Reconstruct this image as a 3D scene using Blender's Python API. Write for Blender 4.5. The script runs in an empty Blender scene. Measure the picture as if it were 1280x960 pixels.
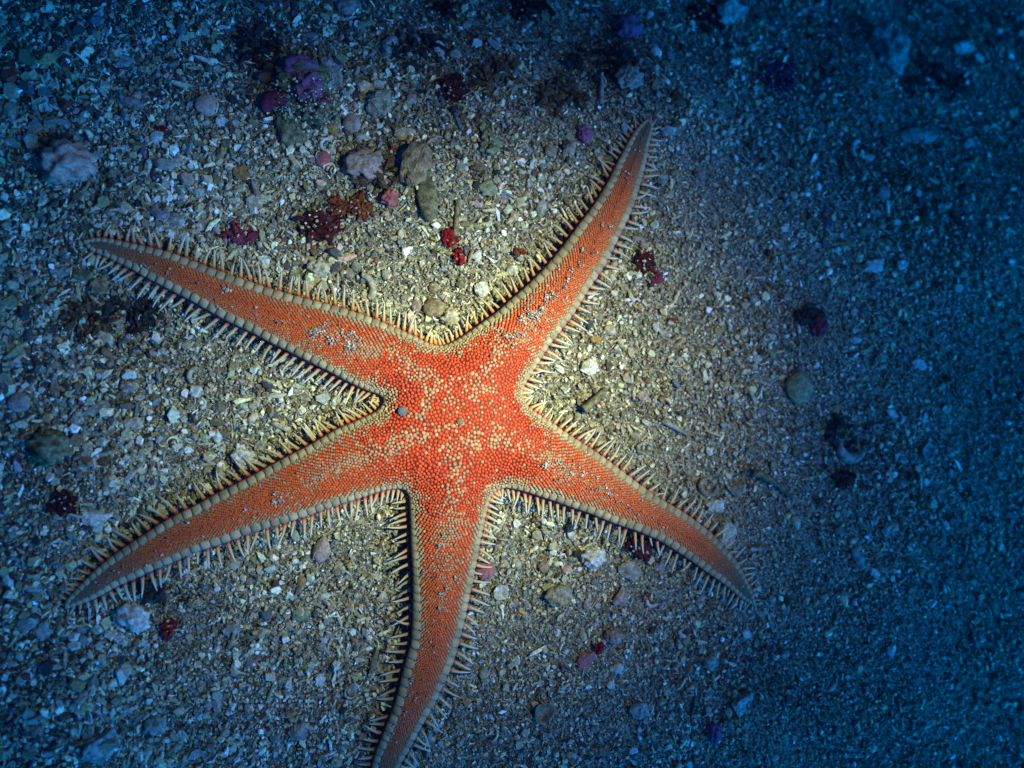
import bpy, bmesh, math, random
import numpy as np
from mathutils import Vector, Matrix

random.seed(11)
rng = np.random.default_rng(11)
scene = bpy.context.scene
COL = scene.collection

# ------------------------------------------------------------------ camera
F_PX = 1108.0                      # focal length in pixels of a 1280 wide frame
DIST = 0.554                       # metres from the lens to the seabed at the frame centre
TILT, PHI = math.radians(12.5), math.radians(11.8)
FWD = np.array([math.sin(TILT) * math.cos(PHI), math.sin(TILT) * math.sin(PHI), -math.cos(TILT)])
RGT = np.array([1.0, 0, 0]) - FWD[0] * FWD
RGT /= np.linalg.norm(RGT)
UPV = np.cross(RGT, FWD)
EYE = -DIST * FWD
cam = bpy.data.cameras.new('camera')
cam_o = bpy.data.objects.new('camera', cam)
COL.objects.link(cam_o)
cam.sensor_width = 36.0
cam.lens = 36.0 * F_PX / 1280.0
cam.clip_start, cam.clip_end = 0.01, 100.0
cam.dof.use_dof = True
cam.dof.focus_distance = 0.535
cam.dof.aperture_fstop = 3.4
cam_o.matrix_world = Matrix(((RGT[0], UPV[0], -FWD[0], EYE[0]),
                             (RGT[1], UPV[1], -FWD[1], EYE[1]),
                             (RGT[2], UPV[2], -FWD[2], EYE[2]), (0, 0, 0, 1)))
scene.camera = cam_o

# ------------------------------------------------------------------ world: daylight filtered blue by the water above
SUN_EL, SUN_AZ = math.radians(32), math.radians(-40)      # azimuth measured from +X towards +Y
world = bpy.data.worlds.new('World')
scene.world = world
world.use_nodes = True
wn, wl = world.node_tree.nodes, world.node_tree.links
bg = wn['Background']
sky = wn.new('ShaderNodeTexSky')
sky.sky_type = 'NISHITA'
sky.sun_disc = False
sky.sun_elevation = SUN_EL
sky.sun_rotation = math.radians(90) - SUN_AZ
mixw = wn.new('ShaderNodeMix')
mixw.data_type, mixw.blend_type = 'RGBA', 'MULTIPLY'
mixw.inputs[0].default_value = 1.0
mixw.inputs[7].default_value = (0.002, 0.35, 0.90, 1)       # what metres of sea water leave of the daylight
wl.new(sky.outputs[0], mixw.inputs[6])
wl.new(mixw.outputs[2], bg.inputs[0])
bg.inputs[1].default_value = 0.11

# ------------------------------------------------------------------ sun (weak, blue and diffused by the water)
sun = bpy.data.lights.new('sun', 'SUN')
sun.energy, sun.angle, sun.color = 5.0, math.radians(25), (0.001, 0.225, 0.82)
sun_o = bpy.data.objects.new('sun', sun)
COL.objects.link(sun_o)
sd = Vector((math.cos(SUN_EL) * math.cos(SUN_AZ), math.cos(SUN_EL) * math.sin(SUN_AZ), math.sin(SUN_EL)))
sun_o.rotation_euler = sd.to_track_quat('Z', 'Y').to_euler()

# ------------------------------------------------------------------ the diver's strobe: the warm pool of light in the picture
lamp = bpy.data.lights.new('dive_strobe', 'SPOT')
lamp.energy, lamp.color = 164.0, (1.0, 0.385, 0.20)
lamp.spot_size, lamp.spot_blend = math.radians(120), 1.0
lamp.shadow_soft_size = 0.018
lamp_o = bpy.data.objects.new('dive_strobe', lamp)
COL.objects.link(lamp_o)
LAMP_POS, LAMP_AIM = Vector((0.31, 0.04, 0.62)), Vector((-0.032, -0.004, 0.0))
lamp_o.location = LAMP_POS
lamp_o.rotation_euler = (LAMP_POS - LAMP_AIM).to_track_quat('Z', 'Y').to_euler()

# beam of the strobe: bright in the middle, fading softly outwards, with a little spill
lamp.use_nodes = True
ln_, ll_ = lamp.node_tree.nodes, lamp.node_tree.links
tcl = ln_.new('ShaderNodeTexCoord'); sxyz = ln_.new('ShaderNodeSeparateXYZ'); ll_.new(tcl.outputs['Normal'], sxyz.inputs[0])
def lmath(op, a, b_=None):
    m_ = ln_.new('ShaderNodeMath'); m_.operation = op
    for i_, v_ in enumerate((a, b_)):
        if v_ is None: continue
        if isinstance(v_, (int, float)): m_.inputs[i_].default_value = v_
        else: ll_.new(v_, m_.inputs[i_])
    return m_.outputs[0]
z2 = lmath('MULTIPLY', sxyz.outputs[2], sxyz.outputs[2])
tan2 = lmath('SUBTRACT', lmath('DIVIDE', 1.0, z2), 1.0)
SIG = 0.119
core_ = lmath('POWER', math.e, lmath('MULTIPLY', tan2, -1 / (2 * SIG ** 2)))
spill = lmath('MULTIPLY', lmath('POWER', math.e, lmath('MULTIPLY', tan2, -1 / (2 * (SIG * 2.2) ** 2))), 0.028)
em = ln_.get('Emission') or ln_.new('ShaderNodeEmission')
ll_.new(lmath('ADD', core_, spill), em.inputs['Strength'])

scene.view_settings.view_transform = 'Standard'
scene.view_settings.look = 'None'
scene.view_settings.gamma = 1.0
scene.view_settings.exposure = 0.0
scene.view_settings.use_curve_mapping = False
scene.cycles.use_denoising = True

# ================================================================== helpers
def at(px, py, z=0.0):
    """world point at height z that the picture shows at pixel (px, py) of the 1280x960 frame (arrays welcome)"""
    px, py = np.asarray(px, float), np.asarray(py, float)
    a, b = (px - 640.0) / F_PX, (480.0 - py) / F_PX
    d = FWD + a[..., None] * RGT + b[..., None] * UPV
    t = (np.asarray(z, float) - EYE[2]) / d[..., 2]
    return EYE + d * t[..., None]

def mpp(px, py):
    """metres per pixel on the seabed there"""
    p = at(px, py)
    return float(np.dot(p - EYE, FWD)) / F_PX

U = 0.0005                         # one pixel near the frame centre, in metres

def tri_mesh(name, verts, tris, cols=None, smooth=False):
    me = bpy.data.meshes.new(name)
    verts = np.ascontiguousarray(verts, np.float32)
    tris = np.ascontiguousarray(tris, np.int32)
    k = tris.shape[1]
    me.vertices.add(len(verts)); me.vertices.foreach_set('co', verts.ravel())
    me.loops.add(tris.size); me.loops.foreach_set('vertex_index', tris.ravel())
    me.polygons.add(len(tris))
    me.polygons.foreach_set('loop_start', np.arange(0, tris.size, k, dtype=np.int32))
    me.polygons.foreach_set('use_smooth', np.full(len(tris), smooth))
    if cols is not None:
        at_ = me.color_attributes.new('Col', 'FLOAT_COLOR', 'POINT')
        c = np.ones((len(verts), 4), np.float32); c[:, :3] = cols
        at_.data.foreach_set('color', c.ravel())
    me.update(calc_edges=True)
    me.validate()
    return me

def link(name, me, mat=None, parent=None):
    o = bpy.data.objects.new(name, me)
    if mat is not None and me is not None and not me.materials:
        me.materials.append(mat)
    COL.objects.link(o)
    if parent is not None:
        o.parent = parent
    return o

def tag(o, label=None, cat=None, group=None, kind=None):
    if label: o['label'] = label
    if cat: o['category'] = cat
    if group: o['group'] = group
    if kind: o['kind'] = kind
    return o

def vcol_mat(name, rough=0.65, noise=600.0, var=0.35, bump=0.25, spec=0.12, sss=0.0):
    """colour from the piece's own 'Col' attribute, mottled and roughened by noise"""
    m = bpy.data.materials.new(name); m.use_nodes = True
    n, l = m.node_tree.nodes, m.node_tree.links
    b = n['Principled BSDF']
    a = n.new('ShaderNodeAttribute'); a.attribute_name = 'Col'
    tc = n.new('ShaderNodeTexCoord')
    nz = n.new('ShaderNodeTexNoise'); nz.inputs['Scale'].default_value = noise; nz.inputs['Detail'].default_value = 4
    l.new(tc.outputs['Object'], nz.inputs['Vector'])
    mr = n.new('ShaderNodeMapRange')
    mr.inputs[1].default_value, mr.inputs[2].default_value = 0.3, 0.7
    mr.inputs[3].default_value, mr.inputs[4].default_value = 1 - var, 1 + var
    l.new(nz.outputs[0], mr.inputs[0])
    mx = n.new('ShaderNodeVectorMath'); mx.operation = 'SCALE'
    l.new(a.outputs['Color'], mx.inputs[0]); l.new(mr.outputs[0], mx.inputs['Scale'])
    l.new(mx.outputs[0], b.inputs['Base Color'])
    bp = n.new('ShaderNodeBump'); bp.inputs['Strength'].default_value = bump; bp.inputs['Distance'].default_value = 0.0006
    l.new(nz.outputs[0], bp.inputs['Height']); l.new(bp.outputs[0], b.inputs['Normal'])
    b.inputs['Roughness'].default_value = rough
    b.inputs['Specular IOR Level'].default_value = spec
    if sss:
        b.inputs['Subsurface Weight'].default_value = sss
        b.inputs['Subsurface Scale'].default_value = 0.001
        b.inputs['Subsurface Radius'].default_value = (1.0, 0.4, 0.2)
    return m

_solid = {}
def solid(col, col2=None, scale=260.0, rough=0.6, bump=0.5, thresh=(0.42, 0.6)):
    """two-tone mottled stone / shell / weed colour"""
    key = (tuple(col), tuple(col2) if col2 else None, scale, rough, bump, thresh)
    if key in _solid: return _solid[key]
    m = bpy.data.materials.new('mottled'); m.use_nodes = True
    n, l = m.node_tree.nodes, m.node_tree.links
    b = n['Principled BSDF']
    tc = n.new('ShaderNodeTexCoord')
    oi = n.new('ShaderNodeObjectInfo')
    ad = n.new('ShaderNodeVectorMath'); ad.operation = 'ADD'
    l.new(tc.outputs['Object'], ad.inputs[0]); l.new(oi.outputs['Location'], ad.inputs[1])
    nz = n.new('ShaderNodeTexNoise'); nz.inputs['Scale'].default_value = scale
    nz.inputs['Detail'].default_value = 6; nz.inputs['Roughness'].default_value = 0.65
    l.new(ad.outputs[0], nz.inputs['Vector'])
    cr = n.new('ShaderNodeValToRGB')
    c2 = col2 if col2 else tuple(c * 0.5 for c in col)
    cr.color_ramp.elements[0].position, cr.color_ramp.elements[1].position = thresh
    cr.color_ramp.elements[0].color = (*c2, 1); cr.color_ramp.elements[1].color = (*col, 1)
    l.new(nz.outputs[0], cr.inputs[0])
    nb = n.new('ShaderNodeTexNoise'); nb.inputs['Scale'].default_value = scale * 2.6; nb.inputs['Detail'].default_value = 8; nb.inputs['Roughness'].default_value = 0.75
    l.new(ad.outputs[0], nb.inputs['Vector'])
    mr = n.new('ShaderNodeMapRange'); mr.inputs[1].default_value, mr.inputs[2].default_value = 0.3, 0.7
    mr.inputs[3].default_value, mr.inputs[4].default_value = 0.35, 1.35
    l.new(nb.outputs[0], mr.inputs[0])
    sc_ = n.new('ShaderNodeVectorMath'); sc_.operation = 'SCALE'
    l.new(cr.outputs[0], sc_.inputs[0]); l.new(mr.outputs[0], sc_.inputs['Scale'])
    l.new(sc_.outputs[0], b.inputs['Base Color'])
    n2 = n.new('ShaderNodeTexNoise'); n2.inputs['Scale'].default_value = scale * 4; n2.inputs['Detail'].default_value = 4
    l.new(ad.outputs[0], n2.inputs['Vector'])
    bp = n.new('ShaderNodeBump'); bp.inputs['Strength'].default_value = bump; bp.inputs['Distance'].default_value = 0.0008
    l.new(n2.outputs[0], bp.inputs['Height']); l.new(bp.outputs[0], b.inputs['Normal'])
    b.inputs['Roughness'].default_value = rough
    b.inputs['Specular IOR Level'].default_value = 0.12
    _solid[key] = m
    return m

# ================================================================== starfish outline (margins of the five arms, read tip to tip)
E_A = [  # upper-left arm tip, its upper edge, crotch, left edge of the upper-right arm, tip
 (103,301),(118,297),(136,298),(155,302),(181,307.5),(211,315),(241,326),(264,335),(286,343),(309,351),(332,358.5),(356,366),
 (379,372.5),(409,380),(431,386.5),(450,392),(469,399),(487.5,407),(506,414.5),(522,422),(536,429),(551,432),(566,428),(587,415),(606,401.5),
 (622.5,390),(639,375),(662,355),(679,338),(694,321),(706,306),(715,294),(725,280),(737.5,264),(752.5,242),(764,221),(771,206),
 (781,187),(790,170),(799,157),(810,147)]
E_B = [  # upper-right arm, right edge, crotch, upper edge of the lower-right arm
 (810,147),(817,155),(815,168),(811.6,181),(808,202),(803,221),(797.5,241),(790,262),(781,282.5),(771,302),(756,332),(737,360),(720,388),
 (699,416),(686,433),(673,454),(662,471),(655,484),(654,494),(660,507),(675,518.5),(694,531),(712.5,544),(731,556),(754,571),(778,589),
 (807.5,611),(830,626),(852.5,639),(871,652),(890,667),(909,687.5),(924,706),(934,725),(942,742),(946,757)]
E_C = [  # lower-right arm, lower edge, crotch, right edge of the bottom arm
 (946,757),(935,753),(920,742),(905,729),(886,716),(867.5,702.5),(845,687.5),(822.5,674),(796,663),(777.5,657),(759,650),(740,642),
 (716,634),(694,626),(675,620),(656,614),(637.5,610),(626,611),(617,617),(611.5,629),(607,646),(603,665),(600,680),(596.6,699),(592,721),
 (587,745.6),(583,766),(579,783),(574,802),(569,820),(562,839),(553,858),(545,877),(534.6,895),(524,914),(514,933),(503,952),(488,980),(468,1012)]
E_D = [  # bottom arm, left edge, crotch, lower edge of the lower-left arm
 (468,1012),(458,1000),(462,975),(468,948),(476,927),(484.6,906),(493,885),(499,864),(504,843),(509.6,822.5),(515,802),(517,764),
 (517,721),(515,684),(514,656),(513,631),(511.5,619),(505,611.5),(494,611),(477.5,613.5),(459,619.5),(432.5,628),(404,637.5),(376,647),(348,656),
 (311.6,666.6),(285,677),(257,686),(235,694),(213,704),(191,712.5),(169,723),(147.5,732),(126,744),(104,754),(80,762)]
E_E = [  # lower-left arm, upper edge, crotch, lower edge of the upper-left arm
 (80,762),(82,752),(92,740),(112.5,719),(132,701.6),(154,686),(180,669),(204,653),(226,641),(246,631.6),(270,618),(292,607),(320,592.5),
 (339,582),(357.5,572),(380,560.6),(400.6,549),(423,536),(440,529),(455,522),(470,515),(479,505),(480,497.5),(473,492),(461,488),(448,482.5),(431,474),
 (412.5,464),(394,455),(375,445.6),(356,436),(337.5,427),(319,417),(296,406),(277,397),(258,386),(239,375),(221,366),
 (202,356),(183,346.5),(164,335.5),(146,327),(127,318),(112,312),(103,301)]
EDGES = [E_A, E_B, E_C, E_D, E_E]
CENTRE = (572, 524)

def resample(pts, step=2.0):
    p = np.array(pts, float)
    # Catmull-Rom, then even spacing
    q = np.vstack([2 * p[0] - p[1], p, 2 * p[-1] - p[-2]])
    out = []
    for i in range(1, len(q) - 2):
        t = np.linspace(0, 1, 12, endpoint=False)[:, None]
        a, b, c, d = q[i - 1], q[i], q[i + 1], q[i + 2]
        out.append(0.5 * (2 * b + (c - a) * t + (2 * a - 5 * b + 4 * c - d) * t ** 2 + (3 * b - a - 3 * c + d) * t ** 3))
    o = np.vstack(out + [p[-1:]])
    k = np.array([1, 2, 3, 4, 3, 2, 1], float); k /= k.sum()
    for ax in (0, 1):
        w = np.convolve(np.pad(o[:, ax], 3, mode='edge'), k, 'valid')
        o[3:-3, ax] = w[3:-3]
    s = np.r_[0, np.cumsum(np.linalg.norm(np.diff(o, axis=0), axis=1))]
    n = int(s[-1] / step)
    t = np.linspace(0, s[-1], n)
    return np.c_[np.interp(t, s, o[:, 0]), np.interp(t, s, o[:, 1])]

def taper(u, a, b, c, d):
    """value along an arm: a at the crotch, b at a quarter, c at three quarters, d at the tip"""
    return np.interp(u, [0, 0.22, 0.72, 1.0], [a, b, c, d])

edge_w, edge_u = [], []            # world points (with height) and arm parameter of each margin
for E in EDGES:
    p = resample(E)
    dc = np.hypot(p[:, 0] - CENTRE[0], p[:, 1] - CENTRE[1])
    ci = int(np.argmin(dc))
    s = np.r_[0, np.cumsum(np.linalg.norm(np.diff(p, axis=0), axis=1))]
    u = np.where(np.arange(len(p)) <= ci, (s[ci] - s) / s[ci], (s - s[ci]) / (s[-1] - s[ci]))
    z = taper(u, 23, 26, 20, 7) * U
    edge_w.append(at(p[:, 0], p[:, 1], z)); edge_u.append(u)
MW = np.vstack(edge_w); MU = np.concatenate(edge_u)
CW = at(*CENTRE, 0.012)

def nearest(P, chunk=20000):
    """distance (in units of U) to the margin and the arm parameter there"""
    e = np.empty(len(P)); u = np.empty(len(P))
    for i in range(0, len(P), chunk):
        q = P[i:i + chunk, :2]
        d = (q[:, None, 0] - MW[None, :, 0]) ** 2 + (q[:, None, 1] - MW[None, :, 1]) ** 2
        j = d.argmin(1)
        e[i:i + chunk] = np.sqrt(d[np.arange(len(q)), j]) / U
        u[i:i + chunk] = MU[j]
    return e, u

def inside(P):
    r = np.zeros(len(P), bool)
    X, Y = MW[:, 0], MW[:, 1]
    X2, Y2 = np.roll(X, -1), np.roll(Y, -1)
    for i in range(0, len(P), 20000):
        x, y = P[i:i + 20000, 0][:, None], P[i:i + 20000, 1][:, None]
        c = ((Y > y) != (Y2 > y)) & (x < (X2 - X) * (y - Y) / (Y2 - Y + 1e-15) + X)
        r[i:i + 20000] = c.sum(1) % 2 == 1
    return r

def dorsal_z(e, u):
    zm = taper(u, 23, 26, 20, 7) * U
    A = taper(u, 19, 15, 9, 3) * U
    return zm + A * (1 - np.exp(-e / 20.0))

def plate_w(u):
    return np.interp(u, [0, 0.05, 0.2, 0.5, 0.8, 1.0], [4.2, 5.5, 8.8, 10.6, 8.3, 3.6])

# ------------------------------------------------------------------ seabed height
GX = np.linspace(-0.62, 0.75, 330); GY = np.linspace(-0.55, 0.6, 280)
gp = np.stack(np.meshgrid(GX, GY), -1).reshape(-1, 2)
g_e, _ = nearest(gp)
g_in = inside(gp)
g_sd = np.where(g_in, -g_e, g_e).reshape(len(GY), len(GX))

def star_sd(x, y):
    """signed distance (units of U) to the starfish outline, negative inside"""
    fx = np.clip((x - GX[0]) / (GX[1] - GX[0]), 0, len(GX) - 1.001)
    fy = np.clip((y - GY[0]) / (GY[1] - GY[0]), 0, len(GY) - 1.001)
    i, j = fx.astype(int), fy.astype(int); a, b = fx - i, fy - j
    return (g_sd[j, i] * (1 - a) * (1 - b) + g_sd[j, i + 1] * a * (1 - b) + g_sd[j + 1, i] * (1 - a) * b + g_sd[j + 1, i + 1] * a * b)

MOUNDS = [(375, 115, 70, 9), (560, 95, 60, 6), (690, 75, 70, 9), (800, 50, 80, 12), (960, 85, 90, 12), (1110, 70, 80, 15), (1150, 225, 70, 8),
          (1235, 330, 90, 9), (520, 215, 45, 6), (410, 290, 50, 5), (150, 395, 70, -8), (60, 480, 60, 5), (1080, 560, 70, -6), (1210, 520, 60, -7),
          (950, 860, 70, 5), (1150, 800, 90, 6), (200, 745, 40, -6), (80, 210, 60, 6), (750, 500, 40, 4), (1200, 770, 40, -7), (700, 740, 60, 4),
          (640, 20, 120, 8), (250, 210, 80, 4), (100, 900, 90, 6), (300, 860, 90, 3)]
_m = [(at(x, y), r * U, h * U * 1.0) for x, y, r, h in MOUNDS]
_w = [(rng.uniform(15, 140), rng.uniform(0, 6.28), rng.uniform(0, 6.28)) for _ in range(26)]
def ground(x, y):
    x, y = np.asarray(x, float), np.asarray(y, float)
    h = np.zeros_like(x)
    for k, a, ph in _w:
        h += 0.016 / k * np.sin(k * (x * math.cos(a) + y * math.sin(a)) + ph)
    h *= 1.0
    for c, r, a in _m:
        h += a * np.exp(-((x - c[0]) ** 2 + (y - c[1]) ** 2) / (2 * (r * 0.6) ** 2))
    far = np.clip((np.hypot(x, y) - 0.5) / 1.5, 0, 1)
    h += far * 0.03 * np.sin(3 * x + 1) * np.sin(2.3 * y)
    sdm = star_sd(x, y)
    m = np.clip((sdm - 4) / 60.0, 0, 1); m = m * m * (3 - 2 * m)
    # the bottom falls away gently towards the top, a slope added to dim it
    sl = np.clip(y - np.interp(x, [-0.3, 0.0, 0.3], [0.11, 0.13, 0.08]), 0, 0.6)
    w_ = np.clip((sdm - 15) / 130.0, 0, 1); w_ = w_ * w_ * (3 - 2 * w_)
    return h * m - w_ * 0.30 * sl * sl / (sl + 0.03)

def on_ground(px, py):
    """the point of the seabed that the picture shows at (px, py)"""
    p = at(px, py)
    for _ in range(6):
        p = at(px, py, ground(p[..., 0], p[..., 1]))
    return p

# one sheet: fine under the picture, coarser away from it, out to 40 m
gx = np.r_[-np.geomspace(40, 0.56, 26), np.linspace(-0.55, 0.65, 300), np.geomspace(0.66, 40, 26)]
gy = np.r_[-np.geomspace(40, 0.46, 26), np.linspace(-0.45, 0.5, 240), np.geomspace(0.51, 40, 26)]
XX, YY = np.meshgrid(gx, gy)
ZZ = ground(XX.ravel(), YY.ravel())
nx, ny = len(gx), len(gy)
idx = np.arange(nx * ny).reshape(ny, nx)
quads = np.stack([idx[:-1, :-1], idx[:-1, 1:], idx[1:, 1:], idx[1:, :-1]], -1).reshape(-1, 4)
sea = bpy.data.materials.new('sand'); sea.use_nodes = True
n, l = sea.node_tree.nodes, sea.node_tree.links
b = n['Principled BSDF']; b.inputs['Roughness'].default_value = 0.85; b.inputs['Specular IOR Level'].default_value = 0.15
tc = n.new('ShaderNodeTexCoord')
vo = n.new('ShaderNodeTexVoronoi'); vo.inputs['Scale'].default_value = 850.0
l.new(tc.outputs['Object'], vo.inputs['Vector'])
hs = n.new('ShaderNodeSeparateColor'); l.new(vo.outputs['Color'], hs.inputs[0])
cr = n.new('ShaderNodeValToRGB')
cr.color_ramp.elements[0].position = 0.0; cr.color_ramp.elements[0].color = (0.05, 0.042, 0.03, 1)
cr.color_ramp.elements[1].position = 1.0; cr.color_ramp.elements[1].color = (0.42, 0.37, 0.28, 1)
e_ = cr.color_ramp.elements.new(0.5); e_.color = (0.17, 0.14, 0.10, 1)
l.new(hs.outputs[0], cr.inputs[0]); l.new(cr.outputs[0], b.inputs['Base Color'])
bp = n.new('ShaderNodeBump'); bp.inputs['Strength'].default_value = 0.8; bp.inputs['Distance'].default_value = 0.0008; bp.invert = True
l.new(vo.outputs['Distance'], bp.inputs['Height']); l.new(bp.outputs[0], b.inputs['Normal'])
seabed = link('seabed', tri_mesh('seabed', np.c_[XX.ravel(), YY.ravel(), ZZ], quads, smooth=True), sea)
tag(seabed, 'pale sandy seabed under loose shell gravel', 'seabed', kind='structure')

# ================================================================== the starfish
star = bpy.data.objects.new('starfish', None)
COL.objects.link(star)
star.location = Vector(at(*CENTRE, 0.0)); star.empty_display_size = 0.02
tag(star, 'large orange red starfish with five spiny-edged arms spread on shell gravel', 'starfish')
S0 = np.array(star.location)

# ---- body: one continuous skin from arm cross-sections and the five-sided disc
def arm_sides(k):
    """margins of arm k from crotch to tip: (side a, side b); arm k runs between edge k-1 (its end) and edge k (its start)"""
    Ea, ua = edge_w[k - 1], edge_u[k - 1]
    Eb, ub = edge_w[k], edge_u[k]
    ca, cb = int(np.argmin(ua)), int(np.argmin(ub))
    return Ea[ca:], Eb[:cb + 1][::-1]
def along(P, n):
    s = np.r_[0, np.cumsum(np.linalg.norm(np.diff(P, axis=0), axis=1))]; s /= s[-1]
    t = np.linspace(0, 1, n)
    return np.c_[tuple(np.interp(t, s, P[:, i]) for i in range(3))]
NS, NT, NR = 80, 18, 14
bv, bf = [], []
for k in range(5):
    A, B = arm_sides(k)
    A, B = along(A, NS), along(B, NS)
    tt = 0.5 - 0.5 * np.cos(np.linspace(0, math.pi, NT + 1))
    base = len(bv)
    G = A[:, None, :] * (1 - tt[None, :, None]) + B[:, None, :] * tt[None, :, None]
    chord = G[0]
    D = [chord * (1 - r) + CW * r for r in np.linspace(1, 0, NR + 1)[:-1]]     # centre to chord
    rows = D + [G[i] for i in range(NS)]
    for r in rows: bv.extend(r)
    for i in range(len(rows) - 1):
        for j in range(NT):
            a = base + i * (NT + 1) + j
            bf.append((a, a + 1, a + NT + 2, a + NT + 1))
bv = np.array(bv)
e_all, u_all = nearest(bv)
bv[:, 2] = dorsal_z(np.maximum(e_all - 1.5, 0), u_all) - 0.0006
me = bpy.data.meshes.new('body'); me.from_pydata(bv.tolist(), [], bf)
bm = bmesh.new(); bm.from_mesh(me)
bmesh.ops.remove_doubles(bm, verts=bm.verts, dist=2e-5)
bmesh.ops.dissolve_degenerate(bm, dist=1e-6, edges=bm.edges)
# side wall (the lower marginal plates) down to the sand, tucked in a little
be = [e for e in bm.edges if e.is_boundary]
for dz, fac in ((0.45, 1.5), (1.05, -3.0)):
    r = bmesh.ops.extrude_edge_only(bm, edges=be)
    nv = [g for g in r['geom'] if isinstance(g, bmesh.types.BMVert)]
    P = np.array([v.co[:] for v in nv]); d = P[:, None, :2] - MW[None, :, :2]
    j = (d ** 2).sum(-1).argmin(1)
    for v, jj in zip(nv, j):
        t2 = MW[(jj + 3) % len(MW), :2] - MW[jj - 3, :2]; t2 = t2 / (np.linalg.norm(t2) + 1e-9)
        nrm = np.array([-t2[1], t2[0]])       # outward for this winding
        c = v.co
        v.co = Vector((c.x + nrm[0] * fac * U, c.y + nrm[1] * fac * U, MW[jj, 2] * (1 - dz) ))
    be = [g for g in r['geom'] if isinstance(g, bmesh.types.BMEdge) and g.is_boundary]
bmesh.ops.recalc_face_normals(bm, faces=bm.faces)
for f in bm.faces: f.smooth = True
bm.to_mesh(me); bm.free()
co = np.empty(len(me.vertices) * 3); me.vertices.foreach_get('co', co); co = co.reshape(-1, 3)
e_b, u_b = nearest(co)
rr = np.hypot(co[:, 0] - CW[0], co[:, 1] - CW[1]) / U
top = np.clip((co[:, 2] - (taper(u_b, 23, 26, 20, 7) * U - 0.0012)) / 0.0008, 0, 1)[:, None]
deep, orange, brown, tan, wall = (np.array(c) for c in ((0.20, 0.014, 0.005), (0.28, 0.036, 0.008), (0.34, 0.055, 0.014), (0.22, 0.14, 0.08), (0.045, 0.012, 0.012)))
f1 = np.clip((rr - 90) / 120, 0, 1)[:, None]; f2 = np.clip((u_b - 0.55) / 0.4, 0, 1)[:, None]
c_ = deep * (1 - f1) + orange * f1
c_ = c_ * (1 - f2) + brown * f2
f3 = np.clip(1 - (e_b - plate_w(u_b)) / 8.0, 0, 1)[:, None]
c_ = c_ * (1 - f3) + tan * f3
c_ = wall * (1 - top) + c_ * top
ca = me.color_attributes.new('Col', 'FLOAT_COLOR', 'POINT')
cc = np.ones((len(co), 4)); cc[:, :3] = c_
ca.data.foreach_set('color', cc.astype(np.float32).ravel())
co -= S0; me.vertices.foreach_set('co', co.astype(np.float32).ravel())
skin = vcol_mat('skin', rough=0.5, noise=900, var=0.25, bump=0.3, spec=0.1)
link('body', me, skin, star)

# ---- paxillae: the grains of the upper side
def hexa(t): return np.c_[np.cos(t), np.sin(t)]
ang = np.arange(7) / 7 * 2 * math.pi
tpl_v = np.vstack([np.c_[hexa(ang) * 1.0, np.full(7, -0.55)], np.c_[hexa(ang) * 0.93, np.full(7, 0.12)], np.c_[hexa(ang) * 0.6, np.full(7, 0.48)], [[0, 0, 0.58]]])
tpl_f = []
for a in range(2):
    for i in range(7):
        j = (i + 1) % 7
        tpl_f += [(a * 7 + i, a * 7 + j, a * 7 + 7 + j), (a * 7 + i, a * 7 + 7 + j, a * 7 + 7 + i)]
tpl_f += [(14 + i, 14 + (i + 1) % 7, 21) for i in range(7)]
tpl_f = np.array(tpl_f)
gpts, grad, garm, gt = [], [], [], []
DISC_R = 118.0
for k in range(5):
    A, B = arm_sides(k); A, B = along(A, 700), along(B, 700)
    mid = (A + B) / 2
    s = np.r_[0, np.cumsum(np.linalg.norm(np.diff(mid, axis=0), axis=1))] / U
    pos, row = 2.0, 0
    while pos < s[-1] - 8:
        i = int(np.searchsorted(s, pos)); i = min(i, 699)
        w = np.linalg.norm(A[i] - B[i]) / U
        uu = i / 699
        pw = float(plate_w(uu))
        sp = float(np.interp(uu, [0, 0.12, 0.3, 0.6, 1], [4.0, 3.5, 2.9, 2.4, 2.0]))
        inner = w - 2 * pw + 3
        if inner > sp:
            m_ = max(1, int(inner / sp))
            ts = (np.arange(m_ + (row % 2)) + (0.0 if row % 2 else 0.5)) / m_
            # rows bow towards the tip
            for t in ts:
                tf = (pw - 1.5 + t * inner) / w
                bow = 0.12 * (1 - (2 * t - 1) ** 2) * w
                i2 = min(699, int(np.searchsorted(s, pos + bow - 0.06 * w)))
                if pos + bow - 0.06 * w < 0: continue
                p = A[i2] * (1 - tf) + B[i2] * tf
                d0 = math.hypot(p[0] - CW[0], p[1] - CW[1]) / U
                if d0 < DISC_R: continue
                gpts.append(p + np.r_[rng.normal(0, 0.25 * U, 2), 0]); grad.append(sp * 0.53); garm.append(i2 / 699); gt.append(2 * t - 1)
        pos += sp * 0.88; row += 1
arm_n = len(gpts)
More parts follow.
